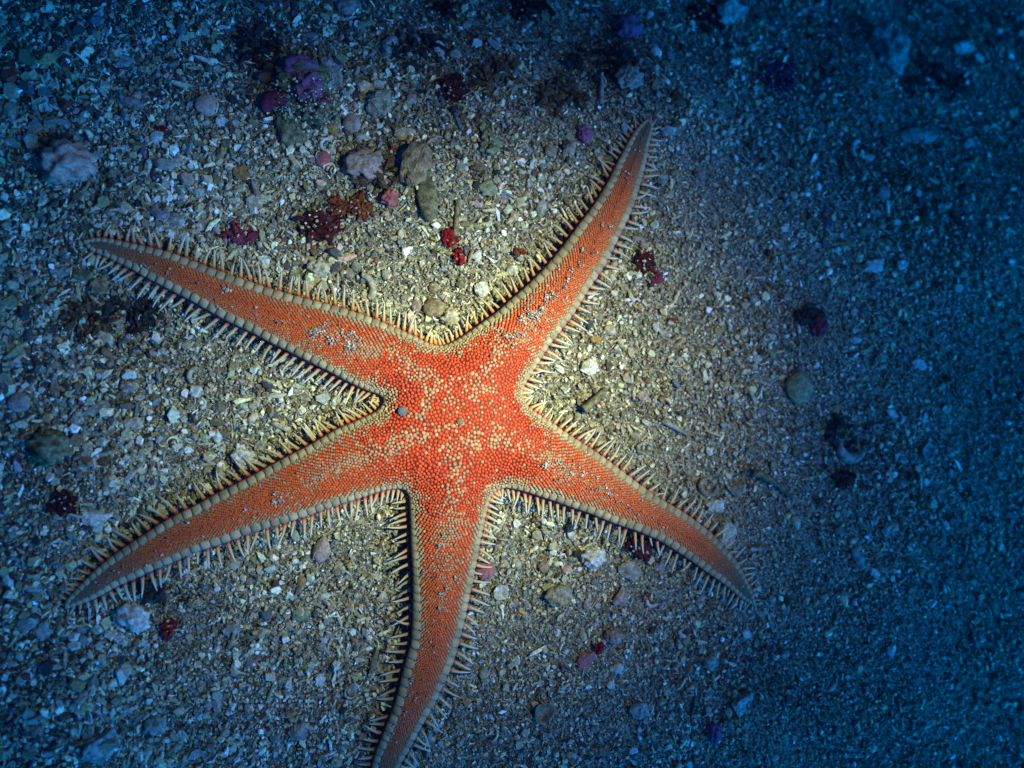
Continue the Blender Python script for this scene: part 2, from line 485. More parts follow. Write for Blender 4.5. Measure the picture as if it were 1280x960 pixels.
# disc: relaxed scatter
cand = CW[:2] + rng.uniform(-DISC_R - 2, DISC_R + 2, (80000, 2)) * U
dd = np.hypot(*(cand - CW[:2]).T) / U
cand = cand[dd < DISC_R]
ce, cu = nearest(cand); ok = inside(cand) & (ce > plate_w(cu) - 1.5)
cand, ce = cand[ok], ce[ok]
cr_ = np.interp(np.hypot(*(cand - CW[:2]).T) / U, [0, 60, 100, 120], [4.4, 4.5, 4.0, 3.6]) * np.interp(ce, [0, 12, 40], [0.66, 0.78, 1.0]) * rng.uniform(0.86, 1.14, len(cand))
sel_p, sel_r = np.empty((0, 2)), np.empty(0)
P_, R_ = [], []
cell = {}
cs = 5.6 * U
for p, r in zip(cand, cr_):
    ix, iy = int(p[0] / cs + 1000), int(p[1] / cs + 1000)
    good = True
    for a in (-1, 0, 1):
        for b_ in (-1, 0, 1):
            for q in cell.get((ix + a, iy + b_), ()):
                if (P_[q][0] - p[0]) ** 2 + (P_[q][1] - p[1]) ** 2 < (0.5 * (r + R_[q]) * 0.80 * U) ** 2: good = False; break
            if not good: break
        if not good: break
    if good:
        cell.setdefault((ix, iy), []).append(len(P_)); P_.append(p); R_.append(r)
Pd, Rd = np.array(P_), np.array(R_)
for it in range(25):
    d = Pd[:, None] - Pd[None]; L = np.sqrt((d ** 2).sum(-1)) + 1e-12
    want = 0.5 * (Rd[:, None] + Rd[None]) * 1.02 * U
    push = np.clip(want - L, 0, None); np.fill_diagonal(push, 0)
    Pd = Pd + 0.22 * (d / L[..., None] * push[..., None]).sum(1)
de, du = nearest(Pd)
G = np.vstack([np.array(gpts), np.c_[Pd, np.zeros(len(Pd))]])
GR = np.r_[np.array(grad), Rd * 0.495]
GA = np.r_[np.array(garm), np.zeros(len(Pd))]
GT = np.r_[np.array(gt), np.zeros(len(Pd))]
ge, gu = nearest(G)
G[:, 2] = dorsal_z(ge, gu) - 0.0004
gr = np.hypot(G[:, 0] - CW[0], G[:, 1] - CW[1]) / U
# direction of the arms from the centre, for the pale stripes along the arms' midlines
tips = np.array([edge_w[k][0][:2] for k in range(5)])
mids = []
for k in range(5):
    A, B = arm_sides(k); mids.append(((A[0] + B[0]) / 2)[:2])
ray = np.array([(m - CW[:2]) / np.linalg.norm(m - CW[:2]) for m in mids])
rel = (G[:, :2] - CW[:2]) / U
perp = np.abs(rel[:, None, 0] * ray[None, :, 1] - rel[:, None, 1] * ray[None, :, 0])
fwd = (rel[:, None] * ray[None]).sum(-1)
perp = np.where(fwd > 0, perp, 999).min(1)
def vnoise(P, scale, seed):
    r2 = np.random.default_rng(seed); out = 0
    for _ in range(8):
        a = r2.uniform(0, 6.28); out = out + np.sin((P[:, 0] * math.cos(a) + P[:, 1] * math.sin(a)) / U / scale * 6.28 * r2.uniform(0.6, 1.6) + r2.uniform(0, 6.28))
    return out / 8 ** 0.5
nzA = vnoise(G, 34, 5); nzB = np.clip(vnoise(G, 60, 9), -1.5, 1.5)
isd = np.arange(len(G)) >= arm_n
pale_p = np.where(isd,
                  np.clip(0.80 - gr / 85, 0, 0.44) * (0.7 + 0.6 * nzA) + 0.72 * np.exp(-(perp / 12) ** 2) * (gr > 40) + 0.02,
                  0.92 * np.exp(-(GT / 0.26) ** 2) * np.clip(1.25 - GA / 0.33, 0, 1) + np.clip(0.20 + 0.34 * nzB, 0.02, 0.6) * np.clip(1.3 - GA * 2.4, 0.0, 1))
pale_p = np.maximum(pale_p, np.clip(1.1 - (ge - plate_w(gu)) / np.where(isd, 13, 6), 0, 0.97) * np.clip(1.3 - 1.9 * GA, 0, 1))
is_pale = rng.random(len(G)) < pale_p
red_d, red_a, red_t = np.array((0.54, 0.046, 0.010)), np.array((0.58, 0.088, 0.012)), np.array((0.56, 0.092, 0.010))
fa = np.clip((gr - 70) / 160, 0, 1)[:, None]; ft = np.clip((GA - 0.45) / 0.5, 0, 1)[:, None]
red = (red_d * (1 - fa) + red_a * fa) * (1 - ft) + red_t * ft
stripe = (np.exp(-(GT / 0.3) ** 2) * np.clip((GA - 0.25) / 0.2, 0, 1) * (0.7 + 0.3 * nzB))[:, None]
red = red * (1 - stripe * np.array((0.10, 0.42, 0.35)))
ftip = np.clip((GA - 0.72) / 0.2, 0, 1)[:, None]  # tips' own grey-brown, with their fade into blue light painted in
red = red * (1 - ftip) + np.array((0.11, 0.075, 0.045)) * ftip
pale = np.array((0.42, 0.21, 0.115)) * (1 - ft) + np.array((0.48, 0.13, 0.04)) * ft
edgeb = np.clip(1 - (ge - plate_w(gu)) / 14, 0, 1)[:, None]
pale = pale * (1 - ftip) + np.array((0.13, 0.095, 0.06)) * ftip
pale = pale * (1 - edgeb) + np.array((0.38, 0.27, 0.165)) * edgeb
jit = np.exp(rng.normal(0, 0.13, len(G)))[:, None]
ctop = np.where(is_pale[:, None], pale, red) * jit
softmix = np.where(isd, 0.03, 0.14 + 0.10 * np.clip((GA - 0.3) / 0.3, 0, 1))[:, None] * np.where(is_pale, 0, 1)[:, None]
ctop = ctop * (1 - softmix) + pale * softmix
cmid = np.where(is_pale[:, None], ctop * 0.8, ctop * 0.8 + np.array((0.06, 0.045, 0.03)) * isd[:, None])
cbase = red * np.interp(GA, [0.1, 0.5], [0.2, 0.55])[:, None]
GRs = GR * np.where(is_pale & isd, rng.uniform(0.95, 1.3, len(GR)), 1.0)
zs = GRs * np.where(is_pale, 0.55, 0.26) * np.interp(GA, [0.3, 0.6], [1, 0.7])
nG = len(G)
V = np.repeat(tpl_v[None], nG, 0)
V[:, :, :2] *= rng.uniform(0.86, 1.14, (nG, 1, 2)); V[:, 7:21] += rng.normal(0, 0.05, (nG, 14, 3))
rot = rng.uniform(0, 6.28, nG); cR, sR = np.cos(rot)[:, None], np.sin(rot)[:, None]
X = (V[:, :, 0] * cR - V[:, :, 1] * sR) * GRs[:, None]; Y = (V[:, :, 0] * sR + V[:, :, 1] * cR) * GRs[:, None]; Z = V[:, :, 2] * zs[:, None]
V = np.stack([X, Y, Z], -1) * U + G[:, None, :]
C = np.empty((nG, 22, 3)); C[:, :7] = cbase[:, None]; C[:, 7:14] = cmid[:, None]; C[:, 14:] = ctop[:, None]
Fc = (tpl_f[None] + (np.arange(nG) * 22)[:, None, None]).reshape(-1, 3)
grain_m = vcol_mat('paxilla', rough=0.42, noise=1500, var=0.12, bump=0.2, spec=0.12)
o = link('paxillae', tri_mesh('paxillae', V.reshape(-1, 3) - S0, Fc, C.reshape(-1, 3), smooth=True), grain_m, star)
tag(o, 'tiny red and beige grains covering the upper side', kind='stuff')

# ---- madreporite and the pore at the centre
def small_dome(name, px, py, r, col, h, parent, knobs):
    e0, u0 = nearest(np.array([at(px, py, 0.016)])); z = float(dorsal_z(e0, u0)[0])
    c = at(px, py, z)
    bm = bmesh.new()
    bmesh.ops.create_uvsphere(bm, u_segments=20, v_segments=10, radius=1)
    for v in bm.verts:
        a = math.atan2(v.co.y, v.co.x)
        k = 1 + 0.13 * math.sin(a * knobs) * (1 if abs(v.co.z) < 0.8 else 0)
        v.co = Vector((v.co.x * r * U * k, v.co.y * r * U * k, v.co.z * h * U + 0.12 * h * U * math.sin(9 * v.co.x) * math.sin(8 * v.co.y)))
    for f in bm.faces: f.smooth = True
    me = bpy.data.meshes.new(name); bm.to_mesh(me); bm.free()
    o = link(name, me, solid(col, tuple(x * 0.55 for x in col), scale=1400, bump=0.8), parent)
    o.location = Vector(c - S0)
    return o
tag(small_dome('madreporite', 503, 514, 5.8, (0.22, 0.25, 0.27), 2.4, star, 9), 'small blue grey button near the edge of the disc')
tag(small_dome('centre_pore', 575, 527, 4.2, (0.34, 0.24, 0.15), 2.0, star, 7), 'tan knob at the middle of the disc')

# ---- marginal plates and spines
def plate_mesh(seed):
    r = np.random.default_rng(seed)
    xs = np.array([-0.5, -0.43, -0.28, 0, 0.28, 0.43, 0.5]); drop = np.array([0.64, 0.25, 0.05, 0, 0.05, 0.25, 0.64])
    prof = np.array([(0.10, -0.75), (-0.05, -0.45), (-0.08, -0.1), (0.02, 0.2), (0.25, 0.38), (0.55, 0.42), (0.85, 0.33), (1.0, 0.12), (1.04, -0.2)])
    v = []
    for x, d in zip(xs, drop):
        for i, (y, z) in enumerate(prof):
            v.append((x + r.normal(0, 0.008), y * (1 - 0.25 * d) + 0.12 * d + r.normal(0, 0.008), z - d * 0.9 + r.normal(0, 0.01)))
    f = []
    n_ = len(prof)
    for a in range(len(xs) - 1):
        for b_ in range(n_ - 1):
            q = a * n_ + b_
            f.append((q, q + 1, q + n_ + 1, q + n_))
    f.append(tuple(range(n_))); f.append(tuple(reversed(range((len(xs) - 1) * n_, len(xs) * n_))))
    me = bpy.data.meshes.new('marginal_plate'); me.from_pydata(v, [], f)
    for p in me.polygons: p.use_smooth = True
    me.polygons[-1].use_smooth = me.polygons[-2].use_smooth = False
    return me
def unit_mat(name, c1, c2, scale):
    m = bpy.data.materials.new(name); m.use_nodes = True
    n, l = m.node_tree.nodes, m.node_tree.links; b = n['Principled BSDF']
    tc = n.new('ShaderNodeTexCoord'); oi = n.new('ShaderNodeObjectInfo')
    ad = n.new('ShaderNodeVectorMath'); ad.operation = 'MULTIPLY_ADD'
    ad.inputs[1].default_value = (900, 900, 900)
    geo = n.new('ShaderNodeNewGeometry')
    l.new(geo.outputs['Position'], ad.inputs[0]); l.new(oi.outputs['Random'], ad.inputs[2])
    nz = n.new('ShaderNodeTexNoise'); nz.inputs['Scale'].default_value = scale; nz.inputs['Detail'].default_value = 5
    l.new(ad.outputs[0], nz.inputs['Vector'])
    cr = n.new('ShaderNodeValToRGB'); cr.color_ramp.elements[0].position, cr.color_ramp.elements[1].position = 0.35, 0.65
    cr.color_ramp.elements[0].color = (*c2, 1); cr.color_ramp.elements[1].color = (*c1, 1)
    l.new(nz.outputs[0], cr.inputs[0])
    mr = n.new('ShaderNodeMapRange'); mr.inputs[3].default_value, mr.inputs[4].default_value = 0.72, 1.12
    l.new(oi.outputs['Random'], mr.inputs[0])
    sc_ = n.new('ShaderNodeVectorMath'); sc_.operation = 'SCALE'; l.new(cr.outputs[0], sc_.inputs[0]); l.new(mr.outputs[0], sc_.inputs['Scale'])
    l.new(sc_.outputs[0], b.inputs['Base Color'])
    n2 = n.new('ShaderNodeTexVoronoi'); n2.inputs['Scale'].default_value = 1.6; l.new(ad.outputs[0], n2.inputs['Vector'])
    bp = n.new('ShaderNodeBump'); bp.inputs['Strength'].default_value = 0.5; bp.inputs['Distance'].default_value = 0.0003; bp.invert = True
    l.new(n2.outputs['Distance'], bp.inputs['Height']); l.new(bp.outputs[0], b.inputs['Normal'])
    b.inputs['Roughness'].default_value = 0.6; b.inputs['Specular IOR Level'].default_value = 0.1
    return m
plate_mat = unit_mat('plate', (0.41, 0.335, 0.20), (0.29, 0.24, 0.145), 0.35)
PLATES = [plate_mesh(s) for s in range(4)]
for p in PLATES: p.materials.append(plate_mat)

def spine_mesh(seed):
    r = np.random.default_rng(seed)
    rings = [(0.0, 0.8), (0.05, 1.3), (0.14, 1.25), (0.23, 0.95), (0.5, 0.74), (0.8, 0.44), (0.97, 0.16)]
    cols = [(0.30, 0.012, 0.012), (0.42, 0.015, 0.012), (0.46, 0.025, 0.018), (0.54, 0.27, 0.12), (0.56, 0.37, 0.20), (0.60, 0.52, 0.42), (0.66, 0.62, 0.56)]
    bend = r.normal(0, 0.16); sag = r.uniform(0.0, 0.22)
    v, f, c = [], [], []
    for (x, w), k in zip(rings, cols):
        for a in range(6):
            t = a / 6 * 6.283
            v.append((x, 0.085 * w * math.cos(t) + bend * x * x, 0.062 * w * math.sin(t) - sag * x * x)); c.append(k)
    v.append((1.0, bend, -sag)); c.append(cols[-1])
    for a in range(len(rings) - 1):
        for i in range(6):
            j = (i + 1) % 6
            f += [(a * 6 + i, a * 6 + j, a * 6 + 6 + j), (a * 6 + i, a * 6 + 6 + j, a * 6 + 6 + i)]
    L = (len(rings) - 1) * 6
    f += [(L + i, L + (i + 1) % 6, L + 6) for i in range(6)]
    return np.array(v), np.array(f), np.array(c)
spine_mat = vcol_mat('spine', rough=0.4, noise=200, var=0.12, bump=0.05, spec=0.2)
SPN = [spine_mesh(s) for s in range(12)]
SPM = [tri_mesh('spine', v, f, c, smooth=True) for v, f, c in SPN]
for m_ in SPM: m_.materials.append(spine_mat)

plates, spines, lets = [], [], []
for k in range(5):
    W, u = edge_w[k], edge_u[k]
    s = np.r_[0, np.cumsum(np.linalg.norm(np.diff(W, axis=0), axis=1))] / U
    ci = int(np.argmin(u)); pos = 3.0; cnt = 0
    while pos < s[-1] - 3:
        uu = float(np.interp(pos, s, u))
        sp = float(np.interp(uu, [0, 0.06, 0.2, 0.45, 0.75, 0.93, 1], [5.2, 7, 9.6, 11.4, 10.6, 8, 5])) * rng.uniform(0.95, 1.05)
        c = pos + sp / 2
        P = np.array([np.interp(c, s, W[:, i]) for i in range(3)])
        T = np.array([np.interp(c + 3, s, W[:, i]) - np.interp(c - 3, s, W[:, i]) for i in range(3)]); T[2] = 0; T /= np.linalg.norm(T)
        N = np.array([T[1], -T[0], 0.0])           # inward
        uu = float(np.interp(c, s, u)); w = float(plate_w(uu))
        plates.append((uu, P, T, N, w, sp))
        tipdir = T * (1 if c > s[ci] else -1)
        inb = max(0.0, 1 - uu / 0.06)
        for rep in range(1):
            lean = rng.normal(0.27, 0.10) * (1 - inb)
            d = -N * math.cos(lean) + tipdir * math.sin(lean) + np.array([0, 0, rng.normal(0.10, 0.07)])
            d /= np.linalg.norm(d)
            ln = float(np.interp(uu, [0, 0.08, 0.3, 0.8, 0.95, 1], [15, 25, 27, 25, 15, 7])) * rng.uniform(0.80, 1.15)
            if rng.random() < 0.04: ln *= 0.6
            root = P + N * 1.0 * U + np.array([0, 0, -0.42 * P[2]])
            spines.append((uu, root, d, ln))
        # lower, thinner spines against the sand
        for rep in range(int(rng.random() < .7)):
            lean = rng.normal(0.35, 0.25)
            d = -N * math.cos(lean) + tipdir * math.sin(lean) + np.array([0, 0, rng.normal(-0.12, 0.1)])
            d /= np.linalg.norm(d)
            lets.append((P + N * 2.0 * U + T * rng.uniform(-.4, .4) * sp * U + np.array([0, 0, -0.74 * P[2]]), d, rng.uniform(9, 16) * float(np.interp(uu, [0, .1, .9, 1], [.6, 1, .7, .4]))))
        pos += sp
def frame(P, X, Y, Z, sx, sy, sz):
    X, Y, Z = X * sx, Y * sy, Z * sz
    return Matrix(((X[0], Y[0], Z[0], P[0]), (X[1], Y[1], Z[1], P[1]), (X[2], Y[2], Z[2], P[2]), (0, 0, 0, 1)))
def plate_matrix(pl):
    uu, P, T, N, w, sp = pl
    z_in = float(dorsal_z(np.array([w]), np.array([uu]))[0])
    slope = math.atan2(z_in - P[2], w * U) * 0.85
    Y = N * math.cos(slope) + np.array([0, 0, math.sin(slope)])
    Z = np.cross(T, Y); 
    if Z[2] < 0: Z = -Z
    hz = max(3.0, w * 0.62)
    return frame(P - S0 - np.array([0, 0, 0.0005]), T, Y, Z, sp * 0.985 * U, w * U, hz * U)
def in_frame(P):
    q = P - EYE; d = q @ FWD
    x, y = 640 + F_PX * (q @ RGT) / d, 480 - F_PX * (q @ UPV) / d
    return int(-4 < x < 1284 and -4 < y < 964)
order = sorted(range(len(plates)), key=lambda i: (-(in_frame(plates[i][1])), -plates[i][4] * plates[i][5]))
rest_v, rest_f, off = [], [], 0
plate_obj = {}
for q, i in enumerate(order):
    M = plate_matrix(plates[i]); src = PLATES[i % 4]
    if q < 300:
        o = link('marginal_plate', src, None, star); o.matrix_local = M; plate_obj[i] = (o, M)
    else:
        v = np.array([(M @ p.co)[:] for p in src.vertices]); rest_v.append(v)
        rest_f += [tuple(x + off for x in p.vertices) for p in src.polygons]; off += len(v)
if rest_v:
    me = bpy.data.meshes.new('small_marginal_plates'); me.from_pydata(np.vstack(rest_v).tolist(), [], rest_f)
    for p in me.polygons: p.use_smooth = True
    o = link('small_marginal_plates', me, plate_mat, star); tag(o, kind='stuff')
def spine_matrix(root, d, ln, wide=1.0):
    side = np.cross(d, [0, 0, 1.0]); side /= np.linalg.norm(side); up = np.cross(side, d)
    return frame(root - S0, d, side, up, ln * U, ln * U * wide, ln * U * wide)
sv, sf, sc, off = [], [], [], 0
def add_spine(M, q):
    global off
    v, f, c = SPN[q % 12]
    m3 = np.array(M)[:3]
    sv.append(v @ m3[:, :3].T + m3[:, 3]); sf.append(f + off); off += len(v); return c
for q, i in enumerate(order):
    uu, root, d, ln = spines[i]
    M = spine_matrix(root, d, ln, 27.0 / max(ln, 16) if ln > 9 else 1.4)
    if i in plate_obj:                       # each spine grows from its own plate
        po, pm = plate_obj[i]
        o = link('spine', SPM[i % 12], None, po)
        o.matrix_parent_inverse = pm.inverted(); o.matrix_basis = M
    else:
        sc.append(add_spine(M, i))
for i, (root, d, ln) in enumerate(lets):
    c = add_spine(spine_matrix(root, d, ln, 0.85), i)
    sc.append(c * 0.2 + np.array((0.20, 0.15, 0.14)) * 0.8)
o = link('short_spines', tri_mesh('short_spines', np.vstack(sv), np.vstack(sf), np.vstack(sc), smooth=True), spine_mat, star)
tag(o, 'thin pale lower spines along the arm edges', kind='stuff')
# ================================================================== loose shell gravel
PAL = {'cream': (0.54, 0.455, 0.29), 'beige': (0.42, 0.35, 0.215), 'grey': (0.35, 0.33, 0.26), 'tan': (0.30, 0.22, 0.13), 'white': (0.70, 0.66, 0.55),
       'olive': (0.20, 0.18, 0.09), 'brown': (0.13, 0.085, 0.05), 'dark': (0.05, 0.045, 0.04), 'pink': (0.34, 0.24, 0.20), 'red': (0.22, 0.035, 0.025),
       'purple': (0.16, 0.11, 0.13), 'amber': (0.36, 0.24, 0.10), 'slate': (0.17, 0.18, 0.17)}
NAMES = list(PAL); PALV = np.array([PAL[k] for k in NAMES])
W_MAIN = np.array([24, 21, 17, 11, 10, 6, 5, 4, 1.6, 0.35, 0.5, 1.2, 4.0]); W_MAIN /= W_MAIN.sum()
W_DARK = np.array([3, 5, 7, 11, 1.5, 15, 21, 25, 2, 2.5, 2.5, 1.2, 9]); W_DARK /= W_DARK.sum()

def chip_tpl(r, n, elong, thick, roundness):
    a = np.sort((np.arange(n) + r.uniform(-0.3, 0.3, n)) / n * 6.283)
    rad = r.uniform(0.75, 1.1, n)
    o_ = np.c_[np.cos(a) * rad * elong, np.sin(a) * rad / elong]
    tilt = r.normal(0, 0.12, 2)
    def lvl(sc, z): return np.c_[o_ * sc, z + (o_ @ tilt)]
    v = np.vstack([lvl(0.85, -thick), lvl(1.0, 0.0), lvl(roundness, thick)])
    f = []
    for k in range(2):
        for i in range(n):
            j = (i + 1) % n
            f += [(k * n + i, k * n + j, k * n + n + j), (k * n + i, k * n + n + j, k * n + n + i)]
    f += [(2 * n, 2 * n + i, 2 * n + i + 1) for i in range(1, n - 1)]
    return v, np.array(f)
def grain_tpl(r):
    v = np.array([(1, 0, 0), (-1, 0, 0), (0, 1, 0), (0, -1, 0), (0, 0, 1), (0, 0, -1)], float) * r.uniform(0.7, 1.2, (6, 1)) + r.normal(0, 0.12, (6, 3))
    f = np.array([(0, 2, 4), (2, 1, 4), (1, 3, 4), (3, 0, 4), (2, 0, 5), (1, 2, 5), (3, 1, 5), (0, 3, 5)])
    return v * np.array([r.uniform(0.9, 1.3), r.uniform(0.7, 1), r.uniform(0.6, 0.9)]), f
def curl_tpl(r, segs=5):
    arc = r.uniform(1.2, 3.6); R = 1.0; v, f = [], []
    for i in range(segs + 1):
        a = -arc / 2 + arc * i / segs; w = 0.30 * (1 - 0.5 * abs(2 * i / segs - 1))
        for rr_, z in ((R - w * .6, -0.2), (R + w * .6, -0.2), (R + w * .4, 0.25), (R - w * .4, 0.25)):
            v.append((rr_ * math.cos(a) - 0.6, rr_ * math.sin(a), z))
    for i in range(segs):
        for j in range(4):
            q, p = i * 4 + j, i * 4 + (j + 1) % 4
            f += [(q, p, p + 4), (q, p + 4, q + 4)]
    f += [(0, 2, 1), (0, 3, 2), (segs * 4, segs * 4 + 1, segs * 4 + 2), (segs * 4, segs * 4 + 2, segs * 4 + 3)]
    return np.array(v), np.array(f)

r_ = np.random.default_rng(3)
CHIPS = [chip_tpl(r_, int(r_.integers(5, 7)), r_.uniform(1.0, 1.35), r_.uniform(0.22, 0.5), r_.uniform(0.55, 0.9)) for _ in range(22)]
SLIV = [chip_tpl(r_, 5, r_.uniform(1.6, 2.3), r_.uniform(0.18, 0.3), r_.uniform(0.5, 0.8)) for _ in range(8)]
CURL = [curl_tpl(r_) for _ in range(6)]
GRAIN = [grain_tpl(r_) for _ in range(12)]

def scatter(n, lo, hi, med, sig, tpls, tplw, seed, lift, name, label, tiltmax, weights=None, margin=150):
    """n loose pieces over the seabed in view and around it; sizes in pixels"""
    r = np.random.default_rng(seed)
    px = r.uniform(-margin, 1280 + margin, n); py = r.uniform(-margin, 960 + margin, n)
    P = on_ground(px, py)
    sd = star_sd(P[:, 0], P[:, 1])
    # coarser to the left and at the top, finer on the right
    coarse = np.interp(px, [0, 500, 900, 1280], [1.28, 1.0, 0.92, 1.05]) * np.interp(py, [0, 250, 600, 960], [1.2, 1.08, 0.97, 1.0])
    coarse = coarse * (1 + 0.16 * (np.sin(px / 71.0 + 1.3) * np.sin(py / 58.0) + np.sin((px + py) / 43.0 + 0.4) * np.sin((px - 1.7 * py) / 97.0)))
    size = np.clip(med * np.exp(r.normal(0, sig, n)), lo, hi) * coarse * U / 2
    # patches of dark weed-stained debris; the edge bands also paint in the light's falloff
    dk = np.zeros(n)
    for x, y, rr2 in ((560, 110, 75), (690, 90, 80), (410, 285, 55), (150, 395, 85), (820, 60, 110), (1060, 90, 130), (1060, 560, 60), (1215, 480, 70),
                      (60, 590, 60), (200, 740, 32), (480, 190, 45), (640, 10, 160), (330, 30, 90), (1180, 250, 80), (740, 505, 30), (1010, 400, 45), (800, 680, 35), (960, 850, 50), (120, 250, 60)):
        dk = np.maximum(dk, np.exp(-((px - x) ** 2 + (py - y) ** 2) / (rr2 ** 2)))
    dk = np.maximum(dk, np.clip(1.25 - py / np.interp(px, [0, 300, 800, 1280], [190, 150, 170, 260]), 0, 0.95) * (0.75 + 0.25 * np.sin(px / 60.0 + py / 45.0)))  # top band: real dark debris, deepened to paint the fading light into the gravel
    dk = np.maximum(dk, np.clip(1.0 - px / 130.0, 0, 0.5))  # left edge: gravel colour darkened to paint in the dimmer light there
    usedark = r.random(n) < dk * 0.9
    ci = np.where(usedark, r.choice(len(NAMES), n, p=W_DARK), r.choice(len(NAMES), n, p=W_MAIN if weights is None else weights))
    col = PALV[ci] * np.exp(r.normal(0, 0.30, (n, 1))) * (1 + r.normal(0, 0.05, (n, 3)))
    keep = sd > (1.0 - 2 * (lift > 0))
    keep &= ~((sd < 9) & (size > 4.0 * U))
    which = r.choice(len(tpls), n, p=np.array(tplw) / np.sum(tplw))
    Z = ground(P[:, 0], P[:, 1]) + lift * U * r.random(n) + size * 0.15
    yaw = r.uniform(0, 6.283, n); tx = np.clip(r.normal(0, tiltmax, n), -1.3, 1.3); ty = np.clip(r.normal(0, tiltmax, n), -1.3, 1.3)
    VV, FF, CC, off_ = [], [], [], 0
    for t, (tv, tf) in enumerate(tpls):
        ids = np.nonzero((which == t) & keep)[0]
        if not len(ids): continue
        cy, sy = np.cos(yaw[ids]), np.sin(yaw[ids]); cx, sx = np.cos(tx[ids]), np.sin(tx[ids]); cz, sz = np.cos(ty[ids]), np.sin(ty[ids])
        sc3 = size[ids][:, None, None] * r.uniform(0.8, 1.2, (len(ids), 1, 3))
        L = tv[None] * sc3
        x, y, z = L[..., 0], L[..., 1], L[..., 2]
        y, z = y * cx[:, None] - z * sx[:, None], y * sx[:, None] + z * cx[:, None]
        x, z = x * cz[:, None] + z * sz[:, None], -x * sz[:, None] + z * cz[:, None]
        x, y = x * cy[:, None] - y * sy[:, None], x * sy[:, None] + y * cy[:, None]
        VV.append((np.stack([x + P[ids, 0][:, None], y + P[ids, 1][:, None], z + Z[ids][:, None]], -1)).reshape(-1, 3))
        FF.append((tf[None] + (off_ + np.arange(len(ids)) * len(tv))[:, None, None]).reshape(-1, 3))
        CC.append(np.repeat(col[ids], len(tv), 0)); off_ += len(ids) * len(tv)
    me = tri_mesh(name, np.vstack(VV), np.vstack(FF), np.clip(np.vstack(CC), 0.01, 0.85))
    o = link(name, me, gravel_mat)
    return tag(o, label, 'gravel', kind='stuff')
gravel_mat = vcol_mat('gravel', rough=0.55, noise=700, var=0.38, bump=0.5, spec=0.15)
MIXT = CHIPS + SLIV + CURL
MIXW = [1.0] * 22 + [1.1] * 8 + [0.7] * 6
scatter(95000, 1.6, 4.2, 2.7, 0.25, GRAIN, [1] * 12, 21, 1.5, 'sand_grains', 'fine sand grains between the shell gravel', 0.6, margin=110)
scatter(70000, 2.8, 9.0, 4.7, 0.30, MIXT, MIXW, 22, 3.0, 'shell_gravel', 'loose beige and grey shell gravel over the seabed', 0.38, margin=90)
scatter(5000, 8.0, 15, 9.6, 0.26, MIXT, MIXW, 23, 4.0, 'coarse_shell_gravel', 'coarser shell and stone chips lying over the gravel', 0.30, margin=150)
# ================================================================== single things lying on the gravel
from mathutils import noise as mnoise
def local_noise(v, s, seed): return mnoise.noise(Vector((v[0] * s + seed * 7.3, v[1] * s - seed * 3.1, v[2] * s + seed)))
def m_from_bm(bm, name, smooth=True):
    for f in bm.faces: f.smooth = smooth
    me = bpy.data.meshes.new(name); bm.to_mesh(me); bm.free(); return me
def s_pebble(name, seed, lump=0.16, thick=0.55, sub=3, freq=1.6):
    bm = bmesh.new(); bmesh.ops.create_icosphere(bm, subdivisions=sub, radius=1.0)
    for v in bm.verts:
        d = 1 + lump * local_noise(v.co, freq, seed) + lump * 0.4 * local_noise(v.co, freq * 2.8, seed + 5)
        v.co = Vector((v.co.x * d * 0.5, v.co.y * d * 0.5, v.co.z * d * 0.5 * thick))
    return m_from_bm(bm, name)
def s_nodule(name, seed): return s_pebble(name, seed, 0.5, 0.75, 4, 2.6)
def s_chunk(name, seed, thick=0.6):
    r = np.random.default_rng(seed + 100)
    bm = bmesh.new()
    for i in range(16):
        a = r.uniform(0, 6.283); z = r.uniform(-1, 1); q = math.sqrt(1 - z * z * 0.6)
        bm.verts.new((0.52 * q * math.cos(a), 0.52 * q * math.sin(a), 0.5 * z * thick))
    bmesh.ops.convex_hull(bm, input=bm.verts)
    bmesh.ops.delete(bm, geom=[v for v in bm.verts if not v.link_faces], context='VERTS')
    bmesh.ops.bevel(bm, geom=bm.edges[:], offset=0.035, segments=2, affect='EDGES', profile=0.6)
    bmesh.ops.triangulate(bm, faces=bm.faces[:])
    bmesh.ops.subdivide_edges(bm, edges=[e for e in bm.edges if e.calc_length() > 0.15], cuts=2, use_grid_fill=True)
    for v in bm.verts:
        v.co += Vector((1, 1, 1)) * 0.0 + v.co.normalized() * (0.10 * local_noise(v.co, 5, seed) + 0.05 * local_noise(v.co, 13, seed + 3))
    return m_from_bm(bm, name, False)
def s_slab(name, seed): return s_chunk(name, seed, 0.3)
def lathe(name, prof, seg=28, wob=0.04, seed=0, ribs=0, ribd=0.0):
    bm = bmesh.new(); rings = []
    for k, (r, z) in enumerate(prof):
        ring = []
        for i in range(seg):
            a = i / seg * 6.283
            q = r * (1 + wob * local_noise((math.cos(a), math.sin(a), 0), 1.3, seed))
            ring.append(bm.verts.new((q * math.cos(a), q * math.sin(a), z + (ribd * math.cos(ribs * a) * r if ribs else 0))))
        rings.append(ring)
    for a, b_ in zip(rings, rings[1:]):
        for i in range(seg): bm.faces.new((a[i], a[(i + 1) % seg], b_[(i + 1) % seg], b_[i]))
    bm.faces.new(rings[0][::-1]); bm.faces.new(rings[-1])
    return m_from_bm(bm, name)
def s_disc(name, seed):
    prof = [(0.46, -0.06), (0.5, -0.02), (0.49, 0.03)]
    for k in range(1, 9):
        t = k / 8; r = 0.49 * (1 - t) + 0.02
        prof.append((r, 0.03 + 0.15 * math.sin(t * 1.57) + (0.012 if k % 2 else -0.006)))
    return lathe(name, prof, wob=0.12, seed=seed)
